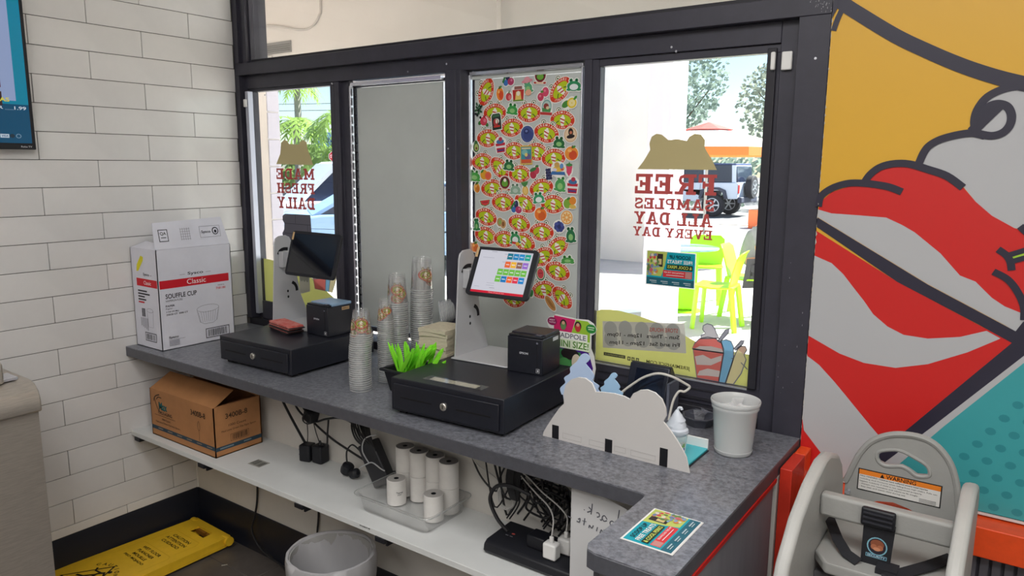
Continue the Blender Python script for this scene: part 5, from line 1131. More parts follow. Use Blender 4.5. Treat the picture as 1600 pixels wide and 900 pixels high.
# ---------------------------------------------------------------- clear tray of till rolls
ZS = .5357
def rolls():
    t = thing('clear_tray', 'shallow clear plastic pan holding white till rolls on the shelf', 'tray', (1.48, -.437, ZS))
    a, c, h = .168, .1165, .062
    m = clear('clear pan plastic', '#fefefe', diffuse=.07, dcol='#dcdcdc', gl=2.2, rough=.05)
    def ring(x, y, z, r=.03, n=5):
        o = []
        for sx, sy, a0 in ((1, 1, 0), (-1, 1, PI/2), (-1, -1, PI), (1, -1, 1.5*PI)):
            for k in range(n): q = a0+k/(n-1)*PI/2; o.append((sx*(x-r)+r*math.cos(q), sy*(y-r)+r*math.sin(q), z))
        return o
    R = [ring(a-.03, c-.028, .0005, .02), ring(a-.02, c-.02, .008), ring(a-.014, c-.015, h-.012), ring(a-.009, c-.01, h-.008), ring(a-.002, c-.003, h-.006), ring(a, c, h-.004), ring(a, c, h), ring(a-.004, c-.004, h+.001), ring(a-.012, c-.013, h-.003), ring(a-.017, c-.018, h-.012), ring(a-.023, c-.023, .011), ring(a-.033, c-.03, .004, .02)]
    n = len(R[0]); vs = [v for r in R for v in r]; fs = [tuple(range(n-1, -1, -1)), tuple(range((len(R)-1)*n, len(R)*n))]
    for k in range(len(R)-1):
        for i in range(n): j = (i+1) % n; fs.append((k*n+i, k*n+j, (k+1)*n+j, (k+1)*n+i))
    MB().add(vs, fs).obj('body', m, t, smooth=40)
    MB().tube([ring(a, c, h-.001)[i] for i in range(n)]+[ring(a, c, h-.001)[0]], .0016, 6, 1).obj('rim_bead', clear('pan rim', '#e8eae8', diffuse=.45, dcol='#d4d7d6', gl=2.5), t)
    b = MB(); b.tube([(-.13, .075, h-.006), (-.135, .09, h-.0), (-.12, .098, h-.004), (-.1, .098, h-.004)], .0025, 6); b.obj('pour_lip', m, t)
    M_roll = mat('thermal paper', '#e4e1dd', .65, noise=(40, .03)); M_end = mat('paper roll end', '#8d8a8a', .8, noise=(3, .2)); M_end2 = mat('pale paper roll end', '#bdb9b5', .8)
    def roll(x, y, z, label, grey, group, printed=False):
        r = thing('till_roll', label, 'paper roll', (x, y, z), random.uniform(-1, 1), group)
        R_, H = .0325, .0865
        MB().lathe([(R_-.0012, .0003), (R_, .0015), (R_, H-.0015), (R_-.0012, H)], 32, cap0=True, cap1=False).obj('paper', M_roll, r)
        MB().lathe([(R_-.0012, H), (.0085, H-.0006)], 32, cap0=False, cap1=False).obj('end_face', M_end if grey else M_end2, r)
        MB().lathe([(.0086, H-.0005), (.0075, H-.0007), (.0073, H-.035)], 20, cap0=False, cap1=True).obj('core', M_black, r)
        if printed:
            P = Print(lambda u, v, w: Vector(((R_+w)*math.cos(-.5-r.rotation_euler.z+u/R_), (R_+w)*math.sin(-.5-r.rotation_euler.z+u/R_), v)), .0004)
            P.text('Thermal', -.011, .044, .012, .05, ink('#3a3a3c'), True); P.text('paper', -.006, .036, .008, .042, ink('#3a3a3c')); P.obj('lettering', r)
    z0 = ZS+.0048
    for (x, y), n in (((1.376, -.3595), 'rear left'), ((1.4425, -.3625), 'second from left'), ((1.512, -.3595), 'third from left'), ((1.582, -.372), 'rear right')):
        roll(x, y, z0, 'lower till roll of the %s pair in the clear pan' % n, False, 'till rolls in the clear pan')
        roll(x, y, z0+.0868, 'upper grey-topped till roll of the %s pair in the clear pan' % n, True, 'till rolls in the clear pan')
    roll(1.399, -.428, z0, 'single till roll with small print at the front left of the pan', False, 'till rolls in the clear pan', True)
    roll(1.577, -.4425, z0, 'single till roll at the front right of the clear pan', False, 'till rolls in the clear pan')
rolls()
# ---------------------------------------------------------------- waste bin
def bin_():
    t = thing('waste_bin', 'round waste bin with a white plastic liner under the shelf', 'bin', (1.245, -.585, 0))
    MB().lathe([(.105, 0), (.108, .004), (.136, .36), (.139, .372), (.139, .376), (.134, .376), (.132, .36), (.103, .01)], 36, cap1=True).obj('bin_body', mat('pale grey bin', '#a9a7a5', .5), t)
    r = random.Random(2); ph = [r.uniform(0, 6.28) for _ in range(8)]
    wob = lambda a, k: .0+(.012*math.sin(5*a+ph[0]+k)+.008*math.sin(11*a+ph[1]+k*1.7)+.006*math.sin(19*a+ph[2]+k*.6))*(1.0 if k != 6 else .5)
    prof = [(.126, .12), (.134, .17), (.141, .23), (.146, .29), (.149, .335), (.15, .365), (.1465, .3835), (.138, .384), (.129, .35), (.122, .28), (.115, .2), (.108, .12), (.09, .06), (.04, .045)]
    lm = clear('white bin liner', '#ffffff', diffuse=.9, dcol='#d9d8db', transl=.35, rough=.3, gl=.8)
    MB().lathe(prof, 72, cap0=False, cap1=True, wob=wob).obj('liner', lm, t, smooth=70)
bin_()
# ---------------------------------------------------------------- power bricks, plugs and cords
M_cord = mat('black rubber cord', '#1e1e22', .5)
M_wcord = mat('white cord', '#d4d2cf', .5)
def cord(pts, r, label, m=None, sub=6):
    return tag(MB().tube(pts, r, 7, sub).obj('black_cable' if not m else 'white_cable', m or M_cord), label, 'cable')
def leftcords():
    t = thing('wall_adapter', 'left chunky black plug adapter lying on the white shelf', 'adapter', (.862, -.362, ZS+.0005), .3)
    bx('body', M_black, t, (-.024, -.024, 0), (.024, .024, .066), bevel=.006); b = MB(); [b.box(-.031, -.012, z, -.0241, -.01, z+.006) for z in (.02, .04)]; b.obj('prong', M_chrome, t)
    t = thing('wall_adapter', 'right chunky black plug adapter lying on the white shelf', 'adapter', (.918, -.346, ZS+.0005), .1)
    bx('body', M_black, t, (-.024, -.024, 0), (.024, .024, .07), bevel=.006); MB().cyl((.0, 0, .0705), (.0, .0, .085), .007, .004).obj('strain_relief', M_black, t)
    t = thing('hanging_adapter', 'small black adapter with coiled cord hanging under the counter', 'adapter', (.896, -.36, .745))
    bx('body', M_black, t, (-.022, -.022, -.05), (.026, .022, .0), bevel=.008, M=Matrix.Rotation(.35, 4, 'Y'))
    b = MB(); pts = [(.0+.022*math.cos(a)*(1+.1*math.sin(a*.7)), -.027+.002*math.sin(a*3), -.03+.02*math.sin(a)) for a in [i*.55 for i in range(40)]]
    b.tube(pts, .0022, 6, 2); b.tube([(0, 0, 0), (.0, .01, .05), (-.01, .02, .112)], .01, 6, 3); b.obj('coil', M_cord, t)
    t = thing('power_brick', 'long black power brick tied with a white cable tie on the shelf', 'power supply', (1.245, -.365, ZS+.0008))
    L = Matrix.Translation((0, 0, .079)) @ Matrix.Rotation(-.55, 4, 'Y') @ Matrix.Rotation(.25, 4, 'Z')
    bx('brick', mat('matt black brick', '#26272c', .5), t, (-.035, -.025, -.075), (.035, .025, .085), bevel=.006, M=L)
    b = MB(); b.tube([(-.06, -.028, .06), (-.02, -.038, .085), (.012, -.036, .1), (.045, -.03, .085), (.056, -.02, .075)], .0024, 6); b.tube([(-.005, -.036, .095), (-.04, -.032, .13), (-.03, -.028, .175), (.02, -.02, .2)], .0024, 6); b.obj('cable_tie', mat('pale cable tie', '#b9babd', .4), t)
    b = MB()
    for q in range(5):
        d = q*.008; b.tube([(-.03+d, -.012+d*.5, .13), (-.075+d*1.3, -.03, .165+.006*q), (-.115+d, -.01, .21+.012*q), (-.08+d, .0, .255), (-.05+d*1.2, -.02, .19), (-.02+d, -.01, .12)], .0034, 6)
    b.obj('cord_bundle', M_cord, t)
    t = thing('round_plug', 'small rounded black plug pair beside the long power brick', 'plug', (1.095, -.372, ZS+.0005))
    M0 = Matrix.Translation((0, 0, .026)) @ Matrix.Rotation(.5, 4, 'Y'); b = MB().lathe([(.012, -.022), (.022, -.014), (.024, 0), (.022, .016), (.01, .024)], 18, M=M0); b.obj('plug_head', M_black, t)
    b = MB().lathe([(.01, -.02), (.018, -.012), (.018, .012), (.008, .02)], 16, M=Matrix.Translation((.045, -.006, .022)) @ Matrix.Rotation(1.2, 4, 'Y')); b.tube([(.0, 0, .05), (-.005, .005, .09), (.02, .01, .12), (.05, .02, .1)], .003, 6); b.obj('second_plug', M_black, t)
    cord([(.60, -.34, .857), (.66, -.345, .79), (.74, -.35, .7), (.82, -.36, .63), (.848, -.362, .604)], .0052, 'thickest black cord slanting down to the left plug adapter')
    cord([(.715, -.335, .857), (.73, -.335, .79), (.79, -.34, .715), (.88, -.345, .69), (.955, -.345, .715), (1.03, -.345, .735), (1.1, -.345, .73), (1.14, -.345, .69)], .0042, 'black cord swagging from the counter to the tied cord bundle')
    cord([(.735, -.33, .857), (.77, -.33, .77), (.86, -.335, .69), (.97, -.34, .645), (1.08, -.345, .62), (1.17, -.345, .6)], .0042, 'lower black cord running to the long power brick')
    cord([(.965, -.34, .72), (.958, -.342, .66), (.955, -.345, .61), (.935, -.346, .612)], .0036, 'short black lead rising from the right plug adapter')
    cord([(.866, -.364, .608), (.868, -.362, .65), (.862, -.36, .7)], .0018, 'thin left lead from the coiled adapter down to the plugs')
    cord([(.918, -.348, .612), (.905, -.352, .65), (.9, -.358, .69)], .0018, 'thin right lead from the coiled adapter down to the plugs')
    cord([(1.27, -.335, .585), (1.33, -.325, .592), (1.42, -.322, .6)], .003, 'short black cord behind the clear pan of till rolls')
    cord([(.478, -.318, .5135), (.474, -.318, .4), (.463, -.319, .25), (.452, -.327, .172), (.44, -.338, .1), (.5, -.335, .03), (.62, -.335, .006), (.72, -.36, .0045), (.86, -.36, .0045), (1.05, -.37, .0045)], .0045, 'left black cord running down the knee wall to the floor')
    cord([(.872, -.318, .5135), (.868, -.318, .42), (.857, -.318, .28), (.85, -.326, .172), (.85, -.335, .0)], .0042, 'right black cord running down the knee wall behind the bin')
leftcords()
def tangle():
    t = thing('power_strip', 'wide black surge protector with chargers plugged in on the shelf', 'power strip', (1.985, -.435, ZS+.0004), -.0)
    prof = [(-.07, .0), (-.077, .012), (-.074, .03), (-.06, .04), (.06, .046), (.066, .04), (.066, 0)]
    MB().prism(prof, lambda u, v, w: (w, u, v), -.155, .2).obj('body', M_black, t, bevel=.004)
    b = MB(); b.box(-.03, -.035, .0425, .03, .015, .08); b.obj('plug', M_black, t, bevel=.004)
    P = Print(plane((0, 0, .0475), UX, UY), -.003); P.ell(-.1, .0, .006, .004, ink('#b8504a')); P.w = -.001; P.rect(-.115, -.02, -.105, -.018, ink('#9a9aa0')); P.rect(-.1, -.02, -.09, -.018, ink('#9a9aa0')); P.obj('indicator', t)
    for i, (x, y) in enumerate(((.062, -.045), (.082, .0))):
        c = thing('usb_charger', ('front' if i == 0 else 'rear')+' white cube charger plugged into the surge protector', 'charger', (1.985+x, -.435+y, ZS+.0435+.0015*(i)), group='white chargers')
        bx('body', M_white, c, (-.021, -.016, 0), (.021, .016, .046), bevel=.005); bx('usb_plug', M_white, c, (-.006, -.004, .0462), (.006, .004, .064), bevel=.002)
    cord([(2.047, -.48, .644), (2.045, -.47, .69), (2.01, -.44, .705), (1.95, -.41, .715), (1.9, -.39, .73), (1.86, -.375, .745)], .0022, 'white lead from the front cube charger', M_wcord)
    cord([(2.067, -.435, .646), (2.065, -.43, .685), (2.03, -.42, .705), (1.96, -.4, .722), (1.9, -.38, .742), (1.85, -.365, .752)], .0022, 'white lead from the rear cube charger', M_wcord)
    cord([(1.86, -.43, .58), (1.82, -.43, .61), (1.79, -.425, .66), (1.81, -.42, .705), (1.86, -.41, .715), (1.92, -.4, .7)], .006, 'thick black cable arching into the surge protector')
    t = thing('white_cable_coil', 'coiled white cable hanging behind the black cable tangle', 'cable', (1.785, -.33, .63))
    b = MB(); b.tube([(.03*math.cos(a)*(1+.15*math.sin(a*.37)), -.004+.004*math.sin(a*2.1), .036*math.sin(a)*(1+.1*math.cos(a*.53))) for a in [i*.5 for i in range(56)]], .0024, 6, 2); b.obj('loops', M_wcord, t)
    cord([(1.70, -.345, .855), (1.665, -.345, .79), (1.655, -.345, .75), (1.68, -.345, .715), (1.74, -.34, .69), (1.775, -.336, .66)], .0026, 'white cable falling from the counter behind the till rolls', M_wcord)
    r = random.Random(21)
    t = thing('cable_tangle', 'large tangle of black cables hanging under the counter', 'cables', (1.9, -.35, .7))
    b = MB()
    for i in range(11):
        cx, cz = r.uniform(-.01, .09), r.uniform(-.07, .03); rx, rz = r.uniform(.035, .075), r.uniform(.03, .07); yy = r.uniform(-.03, .03); tl = r.uniform(-.7, .7)
        pts = []
        for k in range(10):
            a = k/9*2*PI*r.uniform(.9, 1.15)+i; x = rx*math.cos(a); z = rz*math.sin(a)
            pts.append((cx+x*math.cos(tl)-z*math.sin(tl), yy+.01*math.sin(a*2), max(cz+x*math.sin(tl)+z*math.cos(tl), -.155)))
        b.tube(pts, r.choice((.0028, .0036, .0044)), 6, 4)
    b.obj('coils', M_cord, t)
    b = MB()
    for x0, x1, sag in ((-.19, -.07, -.09), (-.18, -.02, -.06), (-.14, .03, -.02), (-.1, .06, .0), (-.06, .09, -.03), (-.17, -.06, -.13), (.02, .12, -.05), (-.02, -.06, -.02), (-.15, .1, .03), (.06, .05, -.03)):
        y = r.uniform(-.02, .03); b.tube([(x0, y, .157), (x0+.01, y, .09), ((x0+x1)/2, y-.01, sag), (x1, y, .0), (x1+.01, y+.01, -.06), (x1-.02, y, -.12)], r.choice((.0026, .0036)), 6)
    for k in range(6): b.tube([(-.06+.004*k, -.035, .1), (-.075+.005*k, -.04, .02), (-.055+.004*k, -.036, -.04), (-.05+.004*k, -.03, .06), (-.06+.003*k, -.03, .11)], .0024, 6)
    b.obj('leads', M_cord, t)
    for pts, n in (([(1.62, -.335, .857), (1.635, -.335, .77), (1.68, -.335, .68), (1.745, -.335, .64), (1.765, -.335, .7), (1.8, -.335, .77), (1.83, -.335, .855)], 'thin dark cable looping low beside the till rolls'), ([(1.53, -.33, .857), (1.58, -.33, .825), (1.64, -.33, .82), (1.665, -.33, .857)], 'short black cable looping close under the counter'), ([(2.0, -.33, .857), (2.01, -.33, .79), (2.03, -.33, .7), (2.06, -.335, .64)], 'thin black cable dropping at the right end of the tangle')):
        cord(pts, .0032, n)
tangle()
# ---------------------------------------------------------------- handwritten sheet hanging below the counter
def sheet():
    t = thing('handwritten_sheet', 'white paper sheet with mirrored handwriting hanging below the counter', 'paper', (2.15, -.56, .25))
    fn = plane((0, 0, 0), UX, UZ)
    MB().prism([(.004, .0), (.226, .0), (.226, .55), (.2, .566), (.16, .582), (.11, .595), (.05, .603), (.004, .607)], fn, -.0006, 0).obj('paper', mat('white paper', '#d3d3d4', .7), t)
    P = Print(fn, .0003); k = ink('#66676f'); f = lambda pts, w=.0032: P.stroke([(x-.034, z) for x, z in pts], w, k, sub=4)
    # "back." and "minute" seen from behind
    f([(.176, .575), (.172, .545), (.168, .525)]); f([(.169, .531), (.158, .54), (.151, .534), (.156, .526), (.168, .526)])
    f([(.143, .54), (.135, .548), (.129, .541), (.134, .533), (.143, .537)]); f([(.13, .544), (.127, .533), (.123, .535)])
    f([(.112, .549), (.119, .55), (.121, .542), (.114, .538)]); f([(.1, .57), (.099, .555), (.097, .54)]); f([(.09, .558), (.098, .551), (.086, .543)]); f([(.078, .548), (.077, .546)], .003)
    f([(.15, .508), (.147, .497), (.146, .49)]); f([(.136, .511), (.133, .496)]); f([(.133, .5), (.128, .508), (.124, .497)]); f([(.117, .512), (.114, .5)]); f([(.105, .513), (.1, .504), (.094, .51), (.092, .502)]); f([(.08, .525), (.077, .505)]); f([(.085, .517), (.072, .516)], .0016); f([(.06, .516), (.066, .52), (.064, .51), (.056, .51)]); f([(.04, .514), (.03, .516)])
    P.obj('handwriting', t)
sheet()
# ---------------------------------------------------------------- child seat
def high_chair():
    t = thing('high_chair', 'grey plastic child high chair with a black strap and warning label', 'high chair', (2.86, -.45, 0))
    ox, oy = 2.86, -.45
    side = [(y-oy, z) for y, z in ((-.13, .0), (-.2, .0), (-.235, .35), (-.3, .42), (-.55, .42), (-.64, .34), (-.72, .0), (-.83, .0), (-.835, .3), (-.81, .6), (-.765, .8), (-.715, .9), (-.64, .965), (-.55, 1.005), (-.46, 1.025), (-.38, 1.02), (-.31, .995), (-.26, .955), (-.23, .9), (-.2, .7))]
    for s, x in ((-1, 2.722), (1, 3.003)):
        MB().prism(side, lambda u, v, w, x=x: (x-ox+w, u, v), -.014, .014).obj('side_panel', mat('pale grey moulded plastic', '#b3b3b0', .5, bump=(160, .18), noise=(6, .05)), t, bevel=.009, seg=3)
    back = [(2.737, .56)]+[(2.737, .895)]+list(((2.7445, .915), (2.7519, .9394), (2.7663, .9776), (2.7879, 1.0105), (2.8183, 1.0319), (2.8516, 1.0426), (2.8914, 1.0437), (2.9252, 1.0298), (2.9539, .995), (2.971, .9452), (2.9777, .9004), (2.987, .84)))+[(2.987, .56)]
    hole = [(2.8023, .9717), (2.8027, .9847), (2.8145, .994), (2.8482, 1.0021), (2.8827, .9914), (2.9076, .9787), (2.9156, .9618), (2.9099, .9525), (2.8891, .9486), (2.8722, .9586), (2.8555, .9639), (2.8381, .9595), (2.8217, .957), (2.8087, .9619)]
    arch = [(2.757, .60), (2.757, .8), (2.77, .835), (2.7835, .8496), (2.811, .8641), (2.8454, .8705), (2.8802, .8642), (2.9164, .8475), (2.935, .83), (2.945, .79), (2.945, .60)]
    fn = lambda u, v, w: (u-ox, -.22-oy-w, v)
    MB().prism(back, fn, -.02, 0, [hole, arch]).obj('backrest', M_grey, t)
    E_ = lambda pts: [Vector(fn(p[0], p[1], -.002)) for p in pts]
    b = MB(); b.tube(E_(back[1:-1]), .0075, 8, 4); b.obj('edge_roll', M_grey, t)
    b = MB(); b.tube(E_(hole+hole[:1]), .005, 8, 4); b.obj('handle_rim', M_grey, t)
    lb = Print(plane((2.854-ox, -.2203-oy, .911), UX, UZ), .0004); k = ink('#1b1b1d'); w, h = .0895, .0275
    lb.rect(-w, -h, w, h, k); lb.rect(-w+.0025, -h+.0025, w-.0025, h-.0025, ink('#dcdad6')); lb.rect(-w+.0025, h-.0145, w-.0025, h-.0025, ink('#e8832a'))
    lb.text('WARNING', -.028, h-.0135, .036, h-.0035, k, True); lb.poly([(-.041, h-.0135), (-.031, h-.0135), (-.036, h-.0035)], k)
    for i, s in enumerate(('FALL HAZARD: Children have suffered severe head injuries', 'including skull fractures when falling from high chairs. Falls can', 'happen suddenly if child is not restrained properly.', '- Always use restraints and adjust to fit snugly.', '- Stay near and watch child during use.')):
        vs, fs, a, b_, W0, h0 = text_mesh(s, i == 0); lb.text(s, -w+.005, h-.0205-i*.0066, -w+.005+min(.165, .0026*len(s)), h-.0162-i*.0066, k, i == 0)
    for i in range(3): lb.rect(.045, -h+.0045+i*.0035, .08, -h+.006+i*.0035, ink('#8a8a8a'))
    lb.obj('warning_label', t)
    b = MB()
    for x, z in ((2.7455, .872),): b.cyl((x-ox, -.2285-oy, z), (x-ox, -.2205-oy, z), .006, n=12)
    b.obj('bolt', M_chrome, t)
    br = MB().box(2.7365-ox, -.49-oy, .915, 2.9885-ox, -.462-oy, .966).obj('front_bar', M_grey, t, bevel=.007, seg=3)
    MB().prism([(2.737-ox, -.245-oy), (2.988-ox, -.245-oy), (2.988-ox, -.5-oy), (2.96-ox, -.545-oy), (2.765-ox, -.545-oy), (2.737-ox, -.5-oy)], lambda u, v, w: (u, v, w), .815, .84).obj('seat', M_grey, t, bevel=.006, seg=3)
    bx('footrest', M_grey, t, (2.737-ox, -.7-oy, .5), (2.988-ox, -.62-oy, .52), bevel=.006)
    bx('shade_panel', mat('shadowed grey plastic', '#5d5d60', .6), t, (2.737-ox, -.5-oy, .56), (2.988-ox, -.48-oy, .79), bevel=.004)  # dark sheet added for the shade in the hollow below the seat
    P = Print(plane((2.855-ox, -.5002-oy, .77), UX, UZ), .0004); P.rect(-.075, -.012, .02, .008, ink('#2a2a2e')); P.rect(-.073, -.01, .018, .006, ink('#b5b3b0')); [P.rect(-.07, -.007+i*.004, .01, -.0055+i*.004, ink('#55555a')) for i in range(3)]; P.obj('small_label', t)
    st = mat('black webbing', '#191a20', .75, bump=(400, .3))
    b = MB()
    b.prism([(-.0, 0), (.06, 0), (.057, -.06), (.055, -.105), (.0, -.105), (.0, -.06)], plane((2.827-ox, -.4945-oy, .935), UX, UZ), 0, .003)
    b.obj('crotch_strap', st, t)
    P = Print(plane((2.827-ox, -.4945-oy, .935), UX, UZ), .0034)
    P.ell(.029, -.052, .0195, .02, ink('#7fb3c4')); P.ell(.029, -.052, .017, .0175, ink('#2a2530')); P.ell(.029, -.047, .013, .01, ink('#8a5038')); P.ell(.023, -.054, .006, .006, ink('#a9684a')); P.ell(.035, -.054, .006, .006, ink('#a9684a')); P.ell(.029, -.058, .007, .004, ink('#c98a68'))
    P.rect(.009, -.078, .049, -.07, ink('#7fb3c4')); P.rect(.01, -.077, .048, -.071, ink('#27425a')); P.text('SECURITY', .012, -.0762, .046, -.0718, ink('#b8d3de'), True); P.obj('strap_badge', t)
    b = MB(); b.box(2.821-ox, -.506-oy, .925, 2.886-ox, -.492-oy, .965); o = b.obj('buckle', M_black, t, bevel=.005, seg=3)
    b = MB(); [b.box(2.826-ox, -.5095-oy, z, 2.881-ox, -.5065-oy, z+.0035) for z in (.934, .944, .954)]; b.obj('buckle_ridge', mat('worn black', '#303138', .4), o)
    b = MB()
    def strap(pts, w):
        P_ = [Vector(p) for p in pts]; vs = []; fs = []
        for i, p in enumerate(P_):
            d = (P_[min(i+1, len(P_)-1)]-P_[max(i-1, 0)]).normalized(); q = d.cross(Vector((0, -.5, .85))).normalized()*w/2; nn = Vector((0, -.5, .85))*.0015
            vs += [p+q+nn, p-q+nn, p-q-nn, p+q-nn]
        for i in range(len(P_)-1):
            for j in range(4): fs.append((i*4+j, i*4+(j+1) % 4, i*4+4+(j+1) % 4, i*4+4+j))
        b.add(vs, fs)
    strap([(2.737-ox, -.38-oy, .865), (2.75-ox, -.42-oy, .872), (2.775-ox, -.47-oy, .862), (2.8-ox, -.5-oy, .85), (2.826-ox, -.515-oy, .846)], .022)
    strap([(2.985-ox, -.38-oy, .848), (2.95-ox, -.45-oy, .85), (2.91-ox, -.51-oy, .848), (2.885-ox, -.54-oy, .846), (2.9-ox, -.56-oy, .82), (2.905-ox, -.57-oy, .78)], .024)
    b.box(2.86-ox, -.53-oy, .838, 2.9-ox, -.49-oy, .852); b.obj('lap_strap', st, t)
high_chair()
# ================================================================ outside
def outside():
    M_conc = mat('pale concrete', '#c9c3bc', .85, noise=(1.2, .1), bump=(30, .2)); M_asph = mat('asphalt', '#6d6c6c', .9, noise=(8, .2))
    M_stucco = mat('white stucco', '#e9e2dd', .85, bump=(70, .25), noise=(2, .04)); M_pil = mat('pale lilac block', '#b9b6c4', .8, bump=(60, .2))  # lilac blocks hold the shade of the pilaster's side in their colour
    struct(MB().box(-40, .16, -.12, 22, 18.9, 0).obj('ground', M_conc)); struct(MB().box(-90, 18.9, -.16, 60, 110, -.03).obj('road', M_asph))
    k = MB(); k.box(-40, 18.7, -.1, 22, 19.0, .03); tag(k.obj('kerb', M_conc, None, bevel=.01), 'low concrete kerb between the patio and the car park', 'kerb')
    # arcade: unseen roof added to block direct sun, drop walls, columns
    struct(bx('roof', M_stucco, None, (-9, .165, 3.6), (9, 3.9, 3.8)))
    struct(bx('beam', M_stucco, None, (-9, 1.2, 2.27), (.6, 1.4, 3.599))); struct(bx('beam', M_stucco, None, (.6005, 1.24, 2.27), (9, 1.44, 3.599)))
    c = tag(MB().tube([(-.785, 1.192, 3.5), (-.79, 1.192, 2.7), (-.805, 1.192, 2.6), (-.88, 1.192, 2.535), (-1.0, 1.192, 2.527), (-1.22, 1.192, 2.57), (-1.4, 1.192, 2.585), (-1.49, 1.192, 2.54), (-1.52, 1.192, 2.455), (-1.475, 1.192, 2.395), (-1.3, 1.192, 2.38)], .0065, 7).obj('wall_cable', mat('greyed white cable', '#c9c2bd', .6)), 'pale cable curling across the white wall above the windows', 'cable')
    t = thing('wall_vent', 'grey vent strip on the white wall above the first window', 'vent', (-1.4, 1.199, 2.395)); bx('plate', mat('grey vent', '#8d8a88', .6), t, (0, -.006, 0), (.3, 0, .075))
    b = MB(); [b.box(.012, -.009, .012+i*.013, .288, -.0061, .018+i*.013) for i in range(4)]; b.obj('louvre', mat('darker vent', '#6f6c6b', .6), t)
    t = thing('column', 'square white column outside the free samples window', 'column', (.56, 3.55, 0)); bx('shaft', mat('pale lilac column paint', '#cfcfe0', .8), t, (-.097, -.15, 0), (.097, .15, 3.599)); bx('joint_trim', mat('joint line', '#a8a5ad', .7), t, (.094, -.06, 0), (.0985, -.045, 3.599))  # lilac puts the shade into the white column's colour
    t = thing('pilaster', 'pale block pilaster outside the made fresh window', 'column', (-1.72, 1.75, 0))
    bx('render', M_stucco, t, (-.21, -.25, 0), (-.085, -.14, 2.26)); 
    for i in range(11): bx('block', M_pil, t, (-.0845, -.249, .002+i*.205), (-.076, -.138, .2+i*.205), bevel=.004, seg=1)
    struct(bx('wall_outside', M_stucco, None, (-7.2, 9.6, 0), (-2.25, 9.9, 4.2)))
    struct(MB().box(-12, .0, 0, -.1405, .1595, 3.6).box(4.7405, .0, 0, 12, .1595, 3.6).box(-.14, .13, 3.0005, 4.74, .1595, 3.6).obj('wall_bounce', M_stucco))  # unseen facade added to bounce sunlight onto the beams
    t = thing('planter', 'orange square planter at the patio edge by the spare wheel', 'planter', (-3.0, 18.3, 0)); bx('tub', mat('orange planter', '#e2703c', .6), t, (-.36, -.3, 0), (.36, .3, .5), bevel=.02); bx('soil', mat('soil', '#4a3a2c', .9), t, (-.32, -.26, .501), (.32, .26, .51))
    # ---- patio furniture
    lime = mat('lime plastic', '#a6e516', .4)
    def chair(x, y, a, label):
        t = thing('patio_chair', label, 'chair', (x, y, 0), a, 'lime patio chairs')
        sx = .21
        b = MB(); vs = []; fs = []; n = 10    # seat and back as one shell is split in two parts
        b.prism([(-sx, -.2), (sx, -.2), (sx+.01, 0), (sx-.02, .2), (-sx+.02, .2), (-sx-.01, 0)], lambda u, v, w: (u, v, w+.012*(abs(v)/.2)**2), .43, .45); b.obj('seat', lime, t, bevel=.006)
        prof = [(-sx+.02, 0), (sx-.02, 0), (sx+.005, .18), (sx-.0, .33), (sx-.05, .37), (-sx+.05, .37), (-sx, .33), (-sx-.005, .18)]
        MB().prism(prof, lambda u, v, w: (u, .2+w+v*.28-.05*(u/sx)**2, .44+v), -.008, .008).obj('backrest', lime, t, bevel=.005)
        for s in (-1, 1):
            MB().prism([(-.022, 0), (.022, 0), (.026, .44), (-.026, .44)], plane((s*.19, -.19, 0), (.8, .6, 0), (-s*.06, .06, 1)), -.016, .016).obj('leg', lime, t)
            MB().prism([(-.022, 0), (.022, 0), (.026, .44), (-.026, .44)], plane((s*.19, .24, 0), (.8, -.6, 0), (-s*.06, -.14, 1)), -.016, .016).obj('leg', lime, t)
        return t
    chair(.42, 5.28, PI/2+.12-PI, 'nearest lime patio chair, its back to the right of the flyer')
    chair(.49, 6.05, PI/2+.05, 'lime patio chair under the seated person in grey')
    chair(-.22, 6.62, .3, 'lime patio chair behind the small table, facing the window')
    t = thing('patio_table', 'small round patio table with a glass top and lime pedestal', 'table', (-.2, 5.95, 0))
    MB().lathe([(.36, .725), (.365, .73), (.365, .742), (.36, .745)], 36).obj('glass_top', clear('blue glass top', '#cfe2f0', diffuse=.35, dcol='#b9cfe6', gl=2.), t)
    MB().prism([(-.13, .02), (.13, .02), (.13, .724), (-.13, .724)], plane((0, -.0, 0), (.85, .5, 0), UZ), -.1, .1).obj('pedestal', lime, t, bevel=.02)
    MB().lathe([(.2, 0), (.2, .012), (.05, .0195)], 24).obj('foot', lime, t)
    t = thing('sun_umbrella', 'white patio umbrella with a red cap and orange valance', 'umbrella', (-1.92, 10.98, 0))
    um = mat('white umbrella cloth', '#efe6e0', .8); org = mat('orange valance', '#e8803c', .8); red = mat('red umbrella cap', '#d4413a', .8)
    R_ = 1.55
    b = MB()
    for i in range(8):
        a0 = 2*PI*i/8; a1 = 2*PI*(i+1)/8
        b.add([(0, 0, 2.40), (R_*math.cos(a0), R_*math.sin(a0), 1.98), (R_*math.cos(a1), R_*math.sin(a1), 1.98)], [(0, 1, 2)])
    b.obj('canopy', um, t, smooth=0)
    for i in range(8):
        a0 = 2*PI*i/8; a1 = 2*PI*(i+1)/8; p0 = (R_*math.cos(a0), R_*math.sin(a0)); p1 = (R_*math.cos(a1), R_*math.sin(a1))
        MB().add([(p0[0], p0[1], 1.98), (p1[0], p1[1], 1.98), (p1[0]*1.01, p1[1]*1.01, 1.84), (p0[0]*1.01, p0[1]*1.01, 1.84)], [(0, 1, 2, 3)]).obj('valance', org, t)
